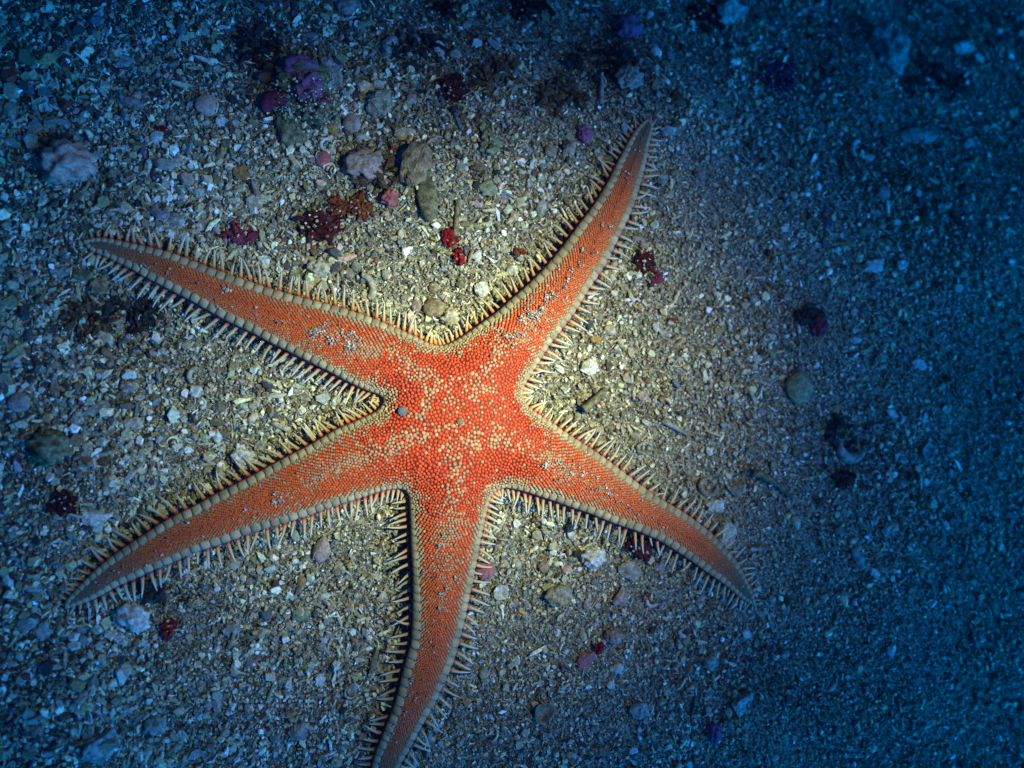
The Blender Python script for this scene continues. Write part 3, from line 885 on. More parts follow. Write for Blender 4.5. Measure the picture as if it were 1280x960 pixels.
def s_cup(name, seed):      # hollow round shell lying open side up
    prof = [(0.1, -0.14), (0.36, -0.08), (0.49, 0.07), (0.5, 0.12), (0.45, 0.12), (0.34, 0.0), (0.12, -0.05)]
    return lathe(name, prof, wob=0.2, seed=seed)
def s_fan(name, seed):      # ribbed valve
    bm = bmesh.new(); NA, NRr = 33, 9; g = []
    for i in range(NRr):
        row = []
        t = i / (NRr - 1)
        for j in range(NA):
            a = (j / (NA - 1) - 0.5) * 2.5
            R = (0.06 + 0.94 * t) * (1 + 0.05 * math.cos(9 * a))
            x, y = R * math.sin(a) * 0.62, R * math.cos(a) - 0.5
            z = 0.20 * math.sin(math.pi * min(1, t * 0.9 + 0.08)) * math.cos(a * 0.9) + 0.022 * t * math.cos(j * math.pi / 2 * 1.0)
            row.append((x, y, z))
        g.append(row)
    up = [[bm.verts.new(p) for p in r] for r in g]
    dn = [[bm.verts.new((p[0] * 0.97, p[1] * 0.97, p[2] - 0.05)) for p in r] for r in g]
    for i in range(NRr - 1):
        for j in range(NA - 1):
            bm.faces.new((up[i][j], up[i][j + 1], up[i + 1][j + 1], up[i + 1][j])); bm.faces.new((dn[i][j], dn[i + 1][j], dn[i + 1][j + 1], dn[i][j + 1]))
    for j in range(NA - 1):
        bm.faces.new((up[-1][j], up[-1][j + 1], dn[-1][j + 1], dn[-1][j])); bm.faces.new((up[0][j + 1], up[0][j], dn[0][j], dn[0][j + 1]))
    for i in range(NRr - 1):
        bm.faces.new((up[i][0], up[i + 1][0], dn[i + 1][0], dn[i][0])); bm.faces.new((up[i + 1][-1], up[i][-1], dn[i][-1], dn[i + 1][-1]))
    return m_from_bm(bm, name)
def s_leaf(name, seed):     # pointed lens-shaped piece of shell, growth lines across
    bm = bmesh.new(); n_, m2 = 15, 7; g, h_ = [], []
    for i in range(n_):
        t = i / (n_ - 1); w = 0.5 * max(0.03, math.sin(math.pi * t ** 0.85)) ** 0.8 * (1 + 0.12 * local_noise((t * 3, 0, 0), 1, seed))
        r1, r2 = [], []
        for j in range(m2):
            q = j / (m2 - 1) * 2 - 1
            z = 0.16 * (1 - q * q) * math.sin(math.pi * t) + (0.012 if i % 2 else 0)
            r1.append(bm.verts.new((t - 0.5, q * w, z))); r2.append(bm.verts.new((t - 0.5, q * w * 0.96, z - 0.07)))
        g.append(r1); h_.append(r2)
    for i in range(n_ - 1):
        for j in range(m2 - 1):
            bm.faces.new((g[i][j], g[i + 1][j], g[i + 1][j + 1], g[i][j + 1])); bm.faces.new((h_[i][j], h_[i][j + 1], h_[i + 1][j + 1], h_[i + 1][j]))
        for j, flip in ((0, 0), (m2 - 1, 1)):
            q = (g[i][j], h_[i][j], h_[i + 1][j], g[i + 1][j]); bm.faces.new(q[::-1] if flip else q)
    bm.faces.new(h_[0] + g[0][::-1]); bm.faces.new(g[-1] + h_[-1][::-1])
    bmesh.ops.recalc_face_normals(bm, faces=bm.faces)
    return m_from_bm(bm, name)
def sweep(bm, pts, rads, seg=9, cap=True):
    rings = []
    for i, (p, r) in enumerate(zip(pts, rads)):
        t = (Vector(pts[min(i + 1, len(pts) - 1)]) - Vector(pts[max(i - 1, 0)])).normalized()
        s1 = t.cross(Vector((0, 0, 1)) if abs(t.z) < 0.9 else Vector((1, 0, 0))).normalized(); s2 = s1.cross(t)
        rings.append([bm.verts.new(Vector(p) + (s1 * math.cos(k / seg * 6.283) + s2 * math.sin(k / seg * 6.283)) * r) for k in range(seg)])
    for a, b_ in zip(rings, rings[1:]):
        for i in range(seg): bm.faces.new((a[i], a[(i + 1) % seg], b_[(i + 1) % seg], b_[i]))
    if cap: bm.faces.new(rings[0][::-1]); bm.faces.new(rings[-1])
def s_ring(name, seed, arc=5.2, r=0.38, thick=0.11):
    bm = bmesh.new(); n_ = 26
    pts = [(r * math.cos(a), r * math.sin(a), 0.03 * math.sin(3 * a + seed)) for a in np.linspace(0, arc, n_)]
    sweep(bm, pts, [thick * (0.5 + 0.6 * math.sin(math.pi * (0.12 + 0.8 * i / n_))) for i in range(n_)])
    return m_from_bm(bm, name)
def s_crescent(name, seed): return s_ring(name, seed, 2.5, 0.5, 0.16)
def s_twig(name, seed, rad=0.09, knob=0.25, bend=0.10):
    bm = bmesh.new(); n_ = 22
    pts = [(t - 0.5, bend * math.sin(2.4 * t + seed) + 0.02 * local_noise((t * 6, seed, 0), 1, seed), 0.03 * math.sin(5 * t)) for t in np.linspace(0, 1, n_)]
    sweep(bm, pts, [rad * (1 + knob * local_noise((t * 7, 0, 3), 1, seed)) * (1 - 0.45 * t) for t in np.linspace(0, 1, n_)])
    return m_from_bm(bm, name)
def s_rod(name, seed): return s_twig(name, seed, 0.2, 0.12, 0.02)
def s_tube(name, seed):
    prof = [(0.14, -0.5), (0.2, -0.5), (0.22, -0.2), (0.21, 0.2), (0.24, 0.5), (0.17, 0.5), (0.15, 0.2)]
    me = lathe(name, prof, 14, 0.05, seed); me.transform(Matrix.Rotation(math.pi / 2, 4, 'Y')); return me
def s_cone(name, seed):
    prof = []
    for k in range(17):
        t = k / 16; prof.append((0.26 * (1 - t) ** 0.9 + 0.012 + (0.014 if k % 2 else 0), t - 0.5))
    me = lathe(name, prof, 16, 0.04, seed); me.transform(Matrix.Rotation(math.pi / 2, 4, 'Y')); return me
def s_frond(name, seed):
    """a small ruffled blade of weed with thickness"""
    r = np.random.default_rng(seed); bm = bmesh.new(); n_, m2 = 12, 6; top_, bot = [], []
    k1, k2 = r.uniform(5, 9), r.uniform(0, 6)
    for i in range(n_):
        t = i / (n_ - 1); w = (0.10 + 0.34 * math.sin(math.pi * min(1, t * 0.8 + 0.1))) * (1 + 0.6 * local_noise((t * 6, 1, 0), 1, seed)); a, b_ = [], []
        for j in range(m2):
            q = j / (m2 - 1) * 2 - 1
            z = 0.08 + 0.16 * math.sin(k1 * t + k2 + 2.2 * q) * abs(q) ** 1.2 + 0.10 * math.sin(2.6 * t) + 0.06 * local_noise((t * 7, q * 3, 2), 1, seed)
            x = t - 0.5 + 0.08 * local_noise((q * 4, t * 4, 5), 1, seed)
            a.append(bm.verts.new((x, q * w, z))); b_.append(bm.verts.new((x, q * w * 0.95, z - 0.045)))
        top_.append(a); bot.append(b_)
    for i in range(n_ - 1):
        for j in range(m2 - 1):
            bm.faces.new((top_[i][j], top_[i + 1][j], top_[i + 1][j + 1], top_[i][j + 1])); bm.faces.new((bot[i][j], bot[i][j + 1], bot[i + 1][j + 1], bot[i + 1][j]))
        bm.faces.new((top_[i][0], bot[i][0], bot[i + 1][0], top_[i + 1][0])); bm.faces.new((top_[i + 1][-1], bot[i + 1][-1], bot[i][-1], top_[i][-1]))
    bm.faces.new(bot[0] + top_[0][::-1]); bm.faces.new(top_[-1] + bot[-1][::-1])
    bmesh.ops.recalc_face_normals(bm, faces=bm.faces)
    return m_from_bm(bm, name)
SHAPES = dict(pebble=s_pebble, nodule=s_nodule, chunk=s_chunk, slab=s_slab, disc=s_disc, cup=s_cup, fan=s_fan, leaf=s_leaf, ring=s_ring,
              crescent=s_crescent, twig=s_twig, rod=s_rod, tube=s_tube, cone=s_cone, frond=s_frond)
LIFT = dict(pebble=0.16, nodule=0.2, chunk=0.18, slab=0.10, disc=0.10, cup=0.16, fan=0.08, leaf=0.08, ring=0.08, crescent=0.08, twig=0.09, rod=0.14, tube=0.18, cone=0.2, frond=0.05)
CLR = {'white': ((0.72, 0.69, 0.62), (0.40, 0.37, 0.31)), 'cream': ((0.56, 0.48, 0.34), (0.30, 0.25, 0.16)), 'beige': ((0.40, 0.34, 0.23), (0.20, 0.16, 0.10)),
       'grey': ((0.38, 0.36, 0.29), (0.18, 0.165, 0.13)), 'bluegrey': ((0.40, 0.40, 0.34), (0.17, 0.17, 0.14)), 'tan': ((0.34, 0.25, 0.14), (0.15, 0.10, 0.06)),
       'olive': ((0.24, 0.21, 0.11), (0.08, 0.075, 0.04)), 'brown': ((0.15, 0.08, 0.04), (0.05, 0.03, 0.02)), 'pink': ((0.70, 0.40, 0.29), (0.50, 0.29, 0.21)),
       'rose': ((0.42, 0.10, 0.10), (0.30, 0.13, 0.12)), 'mauve': ((0.42, 0.31, 0.26), (0.24, 0.17, 0.14)), 'magenta': ((0.26, 0.03, 0.075), (0.12, 0.02, 0.04)),
       'purple': ((0.34, 0.09, 0.20), (0.18, 0.09, 0.12)), 'red': ((0.34, 0.010, 0.010), (0.12, 0.006, 0.008)), 'crimson': ((0.09, 0.010, 0.012), (0.035, 0.006, 0.008)),
       'green': ((0.28, 0.31, 0.18), (0.15, 0.17, 0.09)), 'amber': ((0.42, 0.23, 0.07), (0.24, 0.13, 0.05)), 'dark': ((0.05, 0.04, 0.034), (0.018, 0.016, 0.014)),
       'rust': ((0.26, 0.06, 0.022), (0.11, 0.03, 0.018))}
_mc = {}
def shape_mesh(shape, seed):
    k = (shape, seed)
    if k not in _mc: _mc[k] = SHAPES[shape](shape, seed)
    return _mc[k]
def place(name, shape, px, py, w, h, rot, colour, seed, parent=None, zoff=0.0, tall=None, tilt=0.0):
    """a piece w x h pixels large where the picture shows (px, py), turned rot degrees, resting on the gravel"""
    q = on_ground(px, py); g = float(q[2]); s = mpp(px, py)
    tall = tall if tall is not None else min(w, h) * (0.9 if shape in ('pebble', 'nodule', 'chunk', 'cone', 'tube', 'rod') else 1.0)
    z = g + ((0.5 if shape in ('nodule', 'chunk', 'pebble') and parent is None else 2.5) + zoff) * U + LIFT[shape] * tall * s
    p = at(px, py, z)
    me = shape_mesh(shape, seed).copy(); me.name = name
    me.transform(Matrix.Diagonal((w * s, h * s, tall * s, 1)))
    me.materials.clear(); me.materials.append(solid(*CLR[colour]))
    o = link(name, me, None, parent)
    o.location = Vector(p) - (parent.location if parent is not None else Vector((0, 0, 0)))
    o.rotation_euler = (tilt, 0, math.radians(rot))
    return o
def thing_at(name, px, py, label, cat, group=None):
    q = on_ground(px, py); g = float(q[2])
    e = bpy.data.objects.new(name, None); COL.objects.link(e); e.location = Vector(at(px, py, g + 0.001)); e.empty_display_size = 0.01
    return tag(e, label, cat, group)

grit = vcol_mat('grit', rough=0.5, noise=900, var=0.25, bump=0.3)
def grit_on(parent, px, py, rx, ry, n_, seed, high):
    """sand and shell bits caught on a weed or stone"""
    r = np.random.default_rng(seed); VV, FF, CC, off_ = [], [], [], 0
    base = np.array(parent.location)
    for _ in range(n_):
        a, q = r.uniform(0, 6.283), math.sqrt(r.random()) * 1.05
        x, y = px + rx * q * math.cos(a), py + ry * q * math.sin(a)
        w_ = on_ground(x, y); g = float(w_[2]); p = at(x, y, g + (3 + high * (1 - q * q) * r.uniform(0.6, 1.15)) * U)
        tv, tf = CHIPS[int(r.integers(0, 22))] if r.random() < .6 else GRAIN[int(r.integers(0, 12))]
        R3 = np.array(Matrix.Rotation(r.uniform(0, 6.28), 3, Vector(r.normal(0, 1, 3)).normalized()))
        VV.append(tv @ R3.T * r.uniform(1.0, 2.6) * U + p - base); FF.append(tf + off_); off_ += len(tv)
        CC.append(np.repeat(PALV[int(r.choice(len(NAMES), p=W_MAIN))][None] * r.uniform(.7, 1.2), len(tv), 0))
    o = link('caught_grit', tri_mesh('caught_grit', np.vstack(VV), np.vstack(FF), np.clip(np.vstack(CC), 0, .85)), grit, parent)
    return tag(o, kind='stuff')
# ---- rock crusted with coralline algae
rk = thing_at('encrusted_rock', 375, 115, 'olive rock crusted with purple and magenta algae, top left', 'rock')
for (nm, sh, x, y, w, h, r, c, sd, zo, ta) in (
        ('rock_lobe', 'nodule', 378, 100, 66, 58, 20, 'olive', 1, -8, 40), ('rock_lobe', 'chunk', 357, 160, 42, 54, 60, 'olive', 2, -5, 30), ('rock_lobe', 'nodule', 398, 138, 50, 44, 0, 'olive', 8, -8, 34),
        ('rock_lobe', 'chunk', 412, 98, 40, 46, 10, 'grey', 2, -5, 30), ('coralline_crust', 'nodule', 376, 84, 40, 30, 0, 'purple', 3, 9, 22), ('coralline_crust', 'nodule', 385, 110, 34, 30, 50, 'purple', 4, 9, 24),
        ('coralline_crust', 'pebble', 342, 126, 38, 25, 32, 'magenta', 5, 2, 20), ('coralline_crust', 'nodule', 400, 126, 24, 18, 0, 'magenta', 6, 6, 16), ('coralline_crust', 'nodule', 408, 82, 20, 24, 0, 'mauve', 7, 4, 16), ('brown_weed', 'frond', 334, 92, 26, 20, 60, 'brown', 7, 2, 22)):
    place(nm, sh, x, y, w, h, r, c, sd, rk, zo, ta)

grit_on(rk, 385, 118, 52, 50, 340, 77, 26)
# ---- weed tufts made of several ruffled fronds
WEEDS = [
 ('red_weed', 402, 282, 72, 48, 'crimson', 9, 'broad dark crimson weed patch above the upper left arm', 'weed'),
 ('red_weed', 300, 292, 50, 20, 'magenta', 5, 'narrow magenta weed strip touching the upper left arm', 'weed'),
 ('red_weed', 562, 298, 19, 20, 'red', 4, 'bright scarlet weed tuft, upper one of the pair between the upper arms', 'weed'),
 ('red_weed', 574, 321, 15, 19, 'red', 3, 'bright scarlet weed tuft, lower one of the pair between the upper arms', 'weed'),
 ('red_weed', 804, 326, 24, 32, 'crimson', 5, 'dark crimson weed tuft right of the upper right arm', 'weed'),
 ('red_weed', 820, 348, 14, 36, 'magenta', 3, 'thin pinkish weed sprig under the crimson tuft right of the upper right arm', 'weed'),
 ('red_weed', 566, 112, 44, 40, 'crimson', 6, 'dim dark red weed clump near the top, left of centre', 'weed'),
 ('red_weed', 82, 628, 44, 30, 'crimson', 5, 'dim wine red weed patch above the lower left arm tip', 'weed'),
 ('red_weed', 210, 786, 22, 20, 'red', 3, 'small red weed scrap below the lower left arm', 'weed'),
 ('red_weed', 748, 808, 12, 20, 'red', 3, 'tiny red weed scrap beside the pink coralline branch', 'weed'),
 ('red_weed', 975, 95, 62, 46, 'magenta', 8, 'wide dim magenta weed mat at the upper right', 'weed'),
 ('red_weed', 880, 20, 60, 40, 'crimson', 6, 'dim dark red weed at the top edge right of centre', 'weed'),
 ('red_weed', 1054, 598, 24, 20, 'crimson', 4, 'dim dark red weed knot at the right beyond the lower right arm', 'weed'),
 ('red_weed', 555, 12, 34, 22, 'crimson', 4, 'dim dark red weed at the top edge left of centre', 'weed'),
 ('red_weed', 650, 315, 17, 15, 'rust', 3, 'curled rusty brown weed bit left of the upper right arm', 'weed'),
 ('brown_weed', 620, 98, 70, 44, 'brown', 8, 'dark brown weed mat near the top centre', 'weed'),
 ('brown_weed', 700, 120, 64, 36, 'brown', 7, 'dark brown weed mat left of the upper right arm tip', 'weed'),
 ('brown_weed', 160, 395, 80, 50, 'dark', 9, 'blackish weed lying under the middle of the upper left arm', 'weed'),
 ('brown_weed', 192, 738, 34, 16, 'dark', 4, 'blackish weed tuft under the lower left arm tip', 'weed'),
 ('brown_weed', 470, 215, 60, 40, 'brown', 7, 'brown weed among the stones left of the tall tan wedge', 'weed'),
 ('brown_weed', 440, 260, 60, 34, 'rust', 7, 'rusty maroon weed just right of the broad crimson patch', 'weed'),
 ('brown_weed', 760, 80, 90, 46, 'dark', 9, 'blackish weed mat above the upper right arm tip', 'weed'),
 ('brown_weed', 520, 60, 70, 50, 'dark', 8, 'blackish weed left of the white oval shell near the top', 'weed'),
 ('brown_weed', 320, 60, 60, 50, 'dark', 7, 'blackish weed above the purple crusted rock', 'weed'),
 ('red_weed', 660, 12, 70, 30, 'crimson', 7, 'dim dark red weed at the top edge over the olive twig', 'weed'),
 ('brown_weed', 1170, 100, 80, 50, 'dark', 8, 'blackish weed right of the dim rounded rock', 'weed'),
 ('brown_weed', 110, 400, 60, 50, 'brown', 7, 'brown weed left of the blackish weed under the upper left arm', 'weed'),
 ('green_weed', 1135, 226, 54, 16, 'olive', 5, 'long olive weed strand at the right', 'weed'),
 ('green_weed', 612, 178, 26, 30, 'green', 4, 'yellowish green weed left of the upper right arm tip', 'weed'),
 ('brown_weed', 800, 685, 40, 26, 'crimson', 5, 'purplish dark weed below the middle of the lower right arm', 'weed'),
 ('brown_weed', 1010, 395, 26, 22, 'dark', 4, 'small blackish weed tuft beside the magenta nodule', 'weed'),
 ('brown_weed', 1050, 545, 34, 40, 'dark', 4, 'blackish weed left of the crescent shell', 'weed'),
]
for i, (nm, x, y, w, h, c, k, lab, cat) in enumerate(WEEDS):
    t = thing_at(nm, x, y, lab, cat)
    r = np.random.default_rng(400 + i)
    if c not in ('dark', 'brown'): grit_on(t, x, y, w * 0.5, h * 0.5, int(3 + w * h / 110), 500 + i, min(w, h, 26) * 0.4)
    k = int(k * (3.6 if c in ('dark', 'brown') else 3.4))
    for j in range(k):
        a = r.uniform(0, 6.28); q = math.sqrt(r.uniform(0, 1)) * (0.52 if c in ('dark', 'brown') else 0.38)
        place('frond', 'frond', x + w * q * math.cos(a), y + h * q * math.sin(a), min(w, 30) * r.uniform(0.3, 0.85), min(max(h, w * .5), 20) * r.uniform(0.25, 0.6), r.uniform(0, 360), c, int(r.integers(0, 9)), t,
              r.uniform(0, 4), min(w, h, 16) * r.uniform(0.5, 0.9), r.uniform(-0.5, 0.5))

# ---- stones, shells and coral bits: name, shape, x, y, width, height, turn, colour, label, category
BITS = [
 ('pebble', 'pebble', 259, 132, 30, 28, -20, 'pink', 'salmon pink rounded pebble in the upper left', 'pebble'),
 ('stone', 'nodule', 84, 203, 58, 52, 10, 'pink', 'large rounded pinkish grey stone at the far upper left', 'stone'),
 ('cone_shell', 'cone', 113, 213, 26, 16, -60, 'white', 'white pointed shell tip against the large pinkish grey stone', 'shell'),
 ('shell_piece', 'leaf', 166, 129, 34, 15, -18, 'mauve', 'pale mauve elongated shell left of the salmon pebble', 'shell'),
 ('shell', 'disc', 440, 155, 23, 25, 0, 'mauve', 'round flat pinkish grey shell right of the purple crusted rock', 'shell'),
 ('ring_shell', 'ring', 409, 181, 20, 20, 40, 'white', 'small white ring shaped shell below the purple crusted rock', 'shell'),
 ('shell', 'disc', 404, 199, 20, 22, 0, 'rose', 'reddish round shell just under the small white ring', 'shell'),
 ('stone', 'chunk', 476, 131, 40, 38, 12, 'beige', 'square beige stone right of the flat pinkish grey shell', 'stone'),
 ('shell', 'disc', 515, 124, 14, 14, 0, 'mauve', 'small round mauve shell right of the square beige stone', 'shell'),
 ('stone', 'chunk', 506, 167, 30, 18, 6, 'cream', 'oblong cream stone under the square beige stone', 'stone'),
 ('stone', 'chunk', 521, 205, 38, 66, -22, 'tan', 'tall tan wedge stone above the gap between the upper arms', 'stone'),
 ('stone', 'pebble', 535, 248, 26, 58, 8, 'olive', 'long olive stone below the tall tan wedge', 'stone'),
 ('coral_branch', 'rod', 571, 272, 46, 20, 86, 'tan', 'upright tan coral finger left of the scarlet weed pair', 'coral'),
 ('coralline_nodule', 'nodule', 487, 247, 20, 20, 0, 'rose', 'pinkish red coralline lump left of the long olive stone', 'coral'),
 ('coralline_nodule', 'nodule', 455, 205, 46, 36, 10, 'mauve', 'knobbly pinkish brown lump left of the tall tan wedge', 'coral'),
 ('amber_chip', 'slab', 416, 160, 14, 24, 20, 'amber', 'small orange amber chip beside the flat pinkish grey shell', 'chip'),
 ('shell', 'disc', 550, 63, 16, 26, 12, 'white', 'white oval shell near the top edge', 'shell'),
 ('shell', 'disc', 569, 68, 15, 15, 0, 'mauve', 'small mauve round shell right of the white oval shell', 'shell'),
 ('stone', 'pebble', 490, 60, 24, 32, 15, 'bluegrey', 'dim greenish grey stone left of the white oval shell', 'stone'),
 ('pebble', 'pebble', 437, 8, 32, 26, 0, 'mauve', 'dim pinkish stone cut by the top edge', 'stone'),
 ('coralline_nodule', 'nodule', 785, 36, 34, 36, 20, 'purple', 'dim purple coralline knob at the top, right of centre', 'coral'),
 ('stone', 'nodule', 788, 97, 32, 28, 0, 'grey', 'pale grey lump above the upper right arm tip', 'stone'),
 ('pebble', 'pebble', 845, 124, 15, 23, 0, 'brown', 'brown oval pebble right of the upper right arm tip', 'pebble'),
 ('twig', 'twig', 656, 52, 46, 26, 12, 'olive', 'olive green twig near the top centre', 'twig'),
 ('coral_branch', 'rod', 752, 110, 40, 18, 88, 'grey', 'upright grey coral stick above the upper right arm', 'coral'),
 ('shell_piece', 'leaf', 712, 187, 27, 15, 58, 'grey', 'grey leaf shaped shell left of the upper right arm tip', 'shell'),
 ('shell_piece', 'leaf', 677, 260, 25, 15, 78, 'bluegrey', 'bluish grey leaf shaped shell left of the upper right arm', 'shell'),
 ('coralline_nodule', 'nodule', 731, 168, 18, 22, 0, 'purple', 'small purple lump left of the upper right arm tip', 'coral'),
 ('stone', 'slab', 837, 163, 26, 16, -5, 'bluegrey', 'pale bluish slab right of the upper right arm tip', 'stone'),
 ('stone', 'slab', 829, 224, 17, 16, 0, 'bluegrey', 'small pale bluish chip right of the upper right arm', 'chip'),
 ('shell_piece', 'slab', 610, 235, 22, 26, 40, 'green', 'pale green flat chip between the upper arms', 'chip'),
 ('stone', 'slab', 155, 78, 26, 20, 10, 'bluegrey', 'dim bluish slab near the top left corner', 'stone'),
 ('red_chip', 'slab', 203, 161, 12, 10, 0, 'red', 'tiny red chip left of the salmon pebble', 'chip'),
 ('pebble', 'pebble', 196, 172, 17, 17, 0, 'white', 'small white pebble beneath the tiny red chip', 'pebble'),
 ('shell', 'fan', 220, 275, 26, 20, 30, 'bluegrey', 'pale bluish fan shell above the upper left arm tip', 'shell'),
 ('cone_shell', 'cone', 318, 234, 26, 18, 110, 'mauve', 'grey mauve cone shell left of the dark crimson weed patch', 'shell'),
 ('stone', 'chunk', 318, 252, 24, 22, 0, 'cream', 'cream stone just under the grey mauve cone shell', 'stone'),
 ('stone', 'chunk', 302, 216, 26, 18, 0, 'amber', 'yellowish brown stone above the grey mauve cone shell', 'stone'),
 # right side
 ('shell_piece', 'leaf', 1149, 170, 60, 25, 3, 'bluegrey', 'long bluish leaf shaped slab at the upper right', 'shell'),
 ('shell', 'disc', 999, 485, 36, 42, 0, 'green', 'greenish round translucent shell at the right', 'shell'),
 ('crescent_shell', 'crescent', 1064, 552, 36, 42, 180, 'bluegrey', 'dim crescent shell below the greenish round shell', 'shell'),
 ('shell_piece', 'chunk', 1093, 332, 30, 20, 15, 'white', 'pale jagged chip on the dim right side', 'chip'),
 ('shell_piece', 'slab', 1128, 331, 18, 14, 0, 'white', 'pale squarish chip right of the jagged chip', 'chip'),
 ('coralline_nodule', 'nodule', 1024, 407, 20, 26, 0, 'magenta', 'magenta coralline nodule above the greenish round shell', 'coral'),
 ('crescent_shell', 'crescent', 1074, 187, 22, 18, 90, 'white', 'small pale arched shell left of the long bluish slab', 'shell'),
 ('shell_piece', 'slab', 1150, 455, 24, 13, -15, 'white', 'pale oblong chip far right of the greenish shell', 'chip'),
 ('twig', 'twig', 1053, 200, 46, 22, 84, 'rust', 'thin rusty strand near the small arched shell', 'twig'),
 ('shell_piece', 'slab', 1105, 241, 22, 19, 20, 'mauve', 'pale mauve angular chip below the long bluish slab', 'chip'),
 ('shell_piece', 'slab', 1147, 241, 13, 11, 0, 'white', 'small white chip right of the mauve angular chip', 'chip'),
 ('rock', 'nodule', 1112, 62, 50, 66, 10, 'bluegrey', 'dim rounded bluish rock at the top right', 'rock'),
 ('rock', 'chunk', 914, 18, 44, 60, -25, 'bluegrey', 'dim bluish rock cut by the top edge', 'rock'),
 ('coral_branch', 'chunk', 1205, 62, 36, 22, -20, 'white', 'dim pale ridged coral piece at the top right corner', 'coral'),
 ('ring_shell', 'ring', 886, 608, 26, 30, 70, 'beige', 'curled beige ring shell right of the lower right arm', 'shell'),
 ('stone', 'chunk', 908, 668, 30, 36, 10, 'cream', 'cream block stone touching the lower right arm', 'stone'),
 ('stone', 'chunk', 895, 632, 24, 18, 0, 'white', 'whitish stone between the ring shell and the lower right arm', 'stone'),
 ('stone', 'chunk', 922, 610, 24, 18, 30, 'grey', 'grey stone just right of the curled ring shell', 'stone'),
 ('coral_branch', 'twig', 965, 607, 60, 60, -25, 'olive', 'olive grey knobbly twig right of the curled ring shell', 'twig'),
 ('coral_branch', 'rod', 950, 686, 28, 16, 0, 'bluegrey', 'short pale blue rod right of the cream block stone', 'coral'),
 ('shell', 'fan', 737, 459, 22, 22, 0, 'white', 'bright white ribbed shell in the angle of the two right arms', 'shell'),
 ('coral_branch', 'rod', 744, 499, 40, 32, 40, 'olive', 'olive encrusted stick in the angle of the two right arms', 'coral'),
 ('amber_chip', 'slab', 746, 425, 16, 10, 0, 'amber', 'amber chip above the bright white ribbed shell', 'chip'),
 ('pebble', 'pebble', 763, 412, 17, 14, -30, 'cream', 'cream oval pebble above the amber chip', 'pebble'),
 ('shell', 'disc', 785, 472, 14, 14, 0, 'cream', 'small round cream shell right of the white ribbed shell', 'shell'),
 ('shell_piece', 'slab', 803, 494, 15, 15, 0, 'mauve', 'pale lilac chip right of the encrusted stick', 'chip'),
 ('twig', 'rod', 844, 534, 38, 20, -28, 'grey', 'grey stick above the middle of the lower right arm', 'twig'),
 ('ring_shell', 'ring', 806, 560, 24, 18, 10, 'grey', 'grey ring shell above the middle of the lower right arm', 'shell'),
 ('shell_piece', 'slab', 830, 415, 15, 13, 0, 'bluegrey', 'pale bluish chip in the open gravel right of the star', 'chip'),
 ('shell_piece', 'slab', 840, 401, 13, 9, 20, 'rust', 'reddish brown chip in the open gravel right of the star', 'chip'),
 ('shell_piece', 'leaf', 1070, 425, 18, 10, 0, 'white', 'tiny pale chip right of the magenta nodule', 'chip'),
 ('shell_piece', 'leaf', 1116, 517, 20, 9, -30, 'white', 'narrow pale chip right of the crescent shell', 'chip'),
 ('shell', 'cup', 1160, 565, 18, 22, 0, 'bluegrey', 'dim bluish cup shell at the right', 'shell'),
 ('shell_piece', 'leaf', 1075, 700, 38, 14, -55, 'bluegrey', 'long pale bluish shell right of the lower right arm tip', 'shell'),
 ('stone', 'slab', 1110, 663, 20, 17, 0, 'bluegrey', 'small pale bluish stone right of the long bluish shell', 'stone'),
 # lower middle
 ('shell', 'fan', 606, 712, 25, 27, 160, 'rose', 'rosy pink shell against the right edge of the bottom arm', 'shell'),
 ('shell', 'cup', 626, 741, 19, 18, 0, 'white', 'white cup shell below the rosy pink shell', 'shell'),
 ('stone', 'slab', 680, 708, 16, 17, 30, 'tan', 'tan chip between the bottom and lower right arms', 'chip'),
 ('stone', 'chunk', 700, 744, 36, 30, 10, 'beige', 'flat beige stone between the bottom and lower right arms', 'stone'),
 ('stone', 'nodule', 741, 697, 30, 24, 0, 'white', 'knobbly white lump below the lower right arm', 'stone'),
 ('stone', 'slab', 788, 713, 34, 24, -15, 'grey', 'pale grey slab below the lower right arm', 'stone'),
 ('stone', 'slab', 775, 745, 24, 26, 20, 'mauve', 'pinkish grey chip under the pale grey slab', 'chip'),
 ('coralline_branch', 'slab', 732, 826, 34, 20, 48, 'rose', 'pink coralline branch in the lower middle', 'coral'),
 ('pebble', 'pebble', 773, 835, 14, 13, 0, 'white', 'round white pebble right of the pink coralline branch', 'pebble'),
 ('stone', 'nodule', 767, 795, 22, 18, 0, 'mauve', 'pale pinkish lump above the round white pebble', 'stone'),
 ('stone', 'chunk', 930, 880, 34, 34, 0, 'bluegrey', 'dim bluish stone at the lower right', 'stone'),
 ('pebble', 'pebble', 888, 828, 20, 18, 0, 'bluegrey', 'dim bluish pebble above left of the bluish stone', 'pebble'),
 ('coralline_nodule', 'nodule', 893, 915, 18, 24, 0, 'purple', 'dim purple knob left of the bluish stone', 'coral'),
 ('shell', 'cup', 680, 890, 28, 24, 30, 'tan', 'dim curved tan shell near the bottom centre', 'shell'),
 ('stone', 'slab', 800, 888, 26, 24, 0, 'bluegrey', 'dim grey blue slab near the bottom centre right', 'stone'),
 # left and lower left
 ('stone', 'slab', 119, 645, 40, 23, 8, 'white', 'whitish angular slab above the lower left arm tip', 'stone'),
 ('stone', 'nodule', 166, 771, 42, 30, -35, 'white', 'lumpy white stone below the lower left arm', 'stone'),
 ('pebble', 'pebble', 34, 777, 26, 20, 30, 'bluegrey', 'bluish oval pebble at the left below the lower left arm tip', 'pebble'),
 ('stone', 'slab', 54, 789, 20, 24, 0, 'bluegrey', 'bluish chip right of the bluish oval pebble', 'chip'),
 ('stone', 'slab', 150, 797, 18, 10, 25, 'white', 'thin white chip under the lumpy white stone', 'chip'),
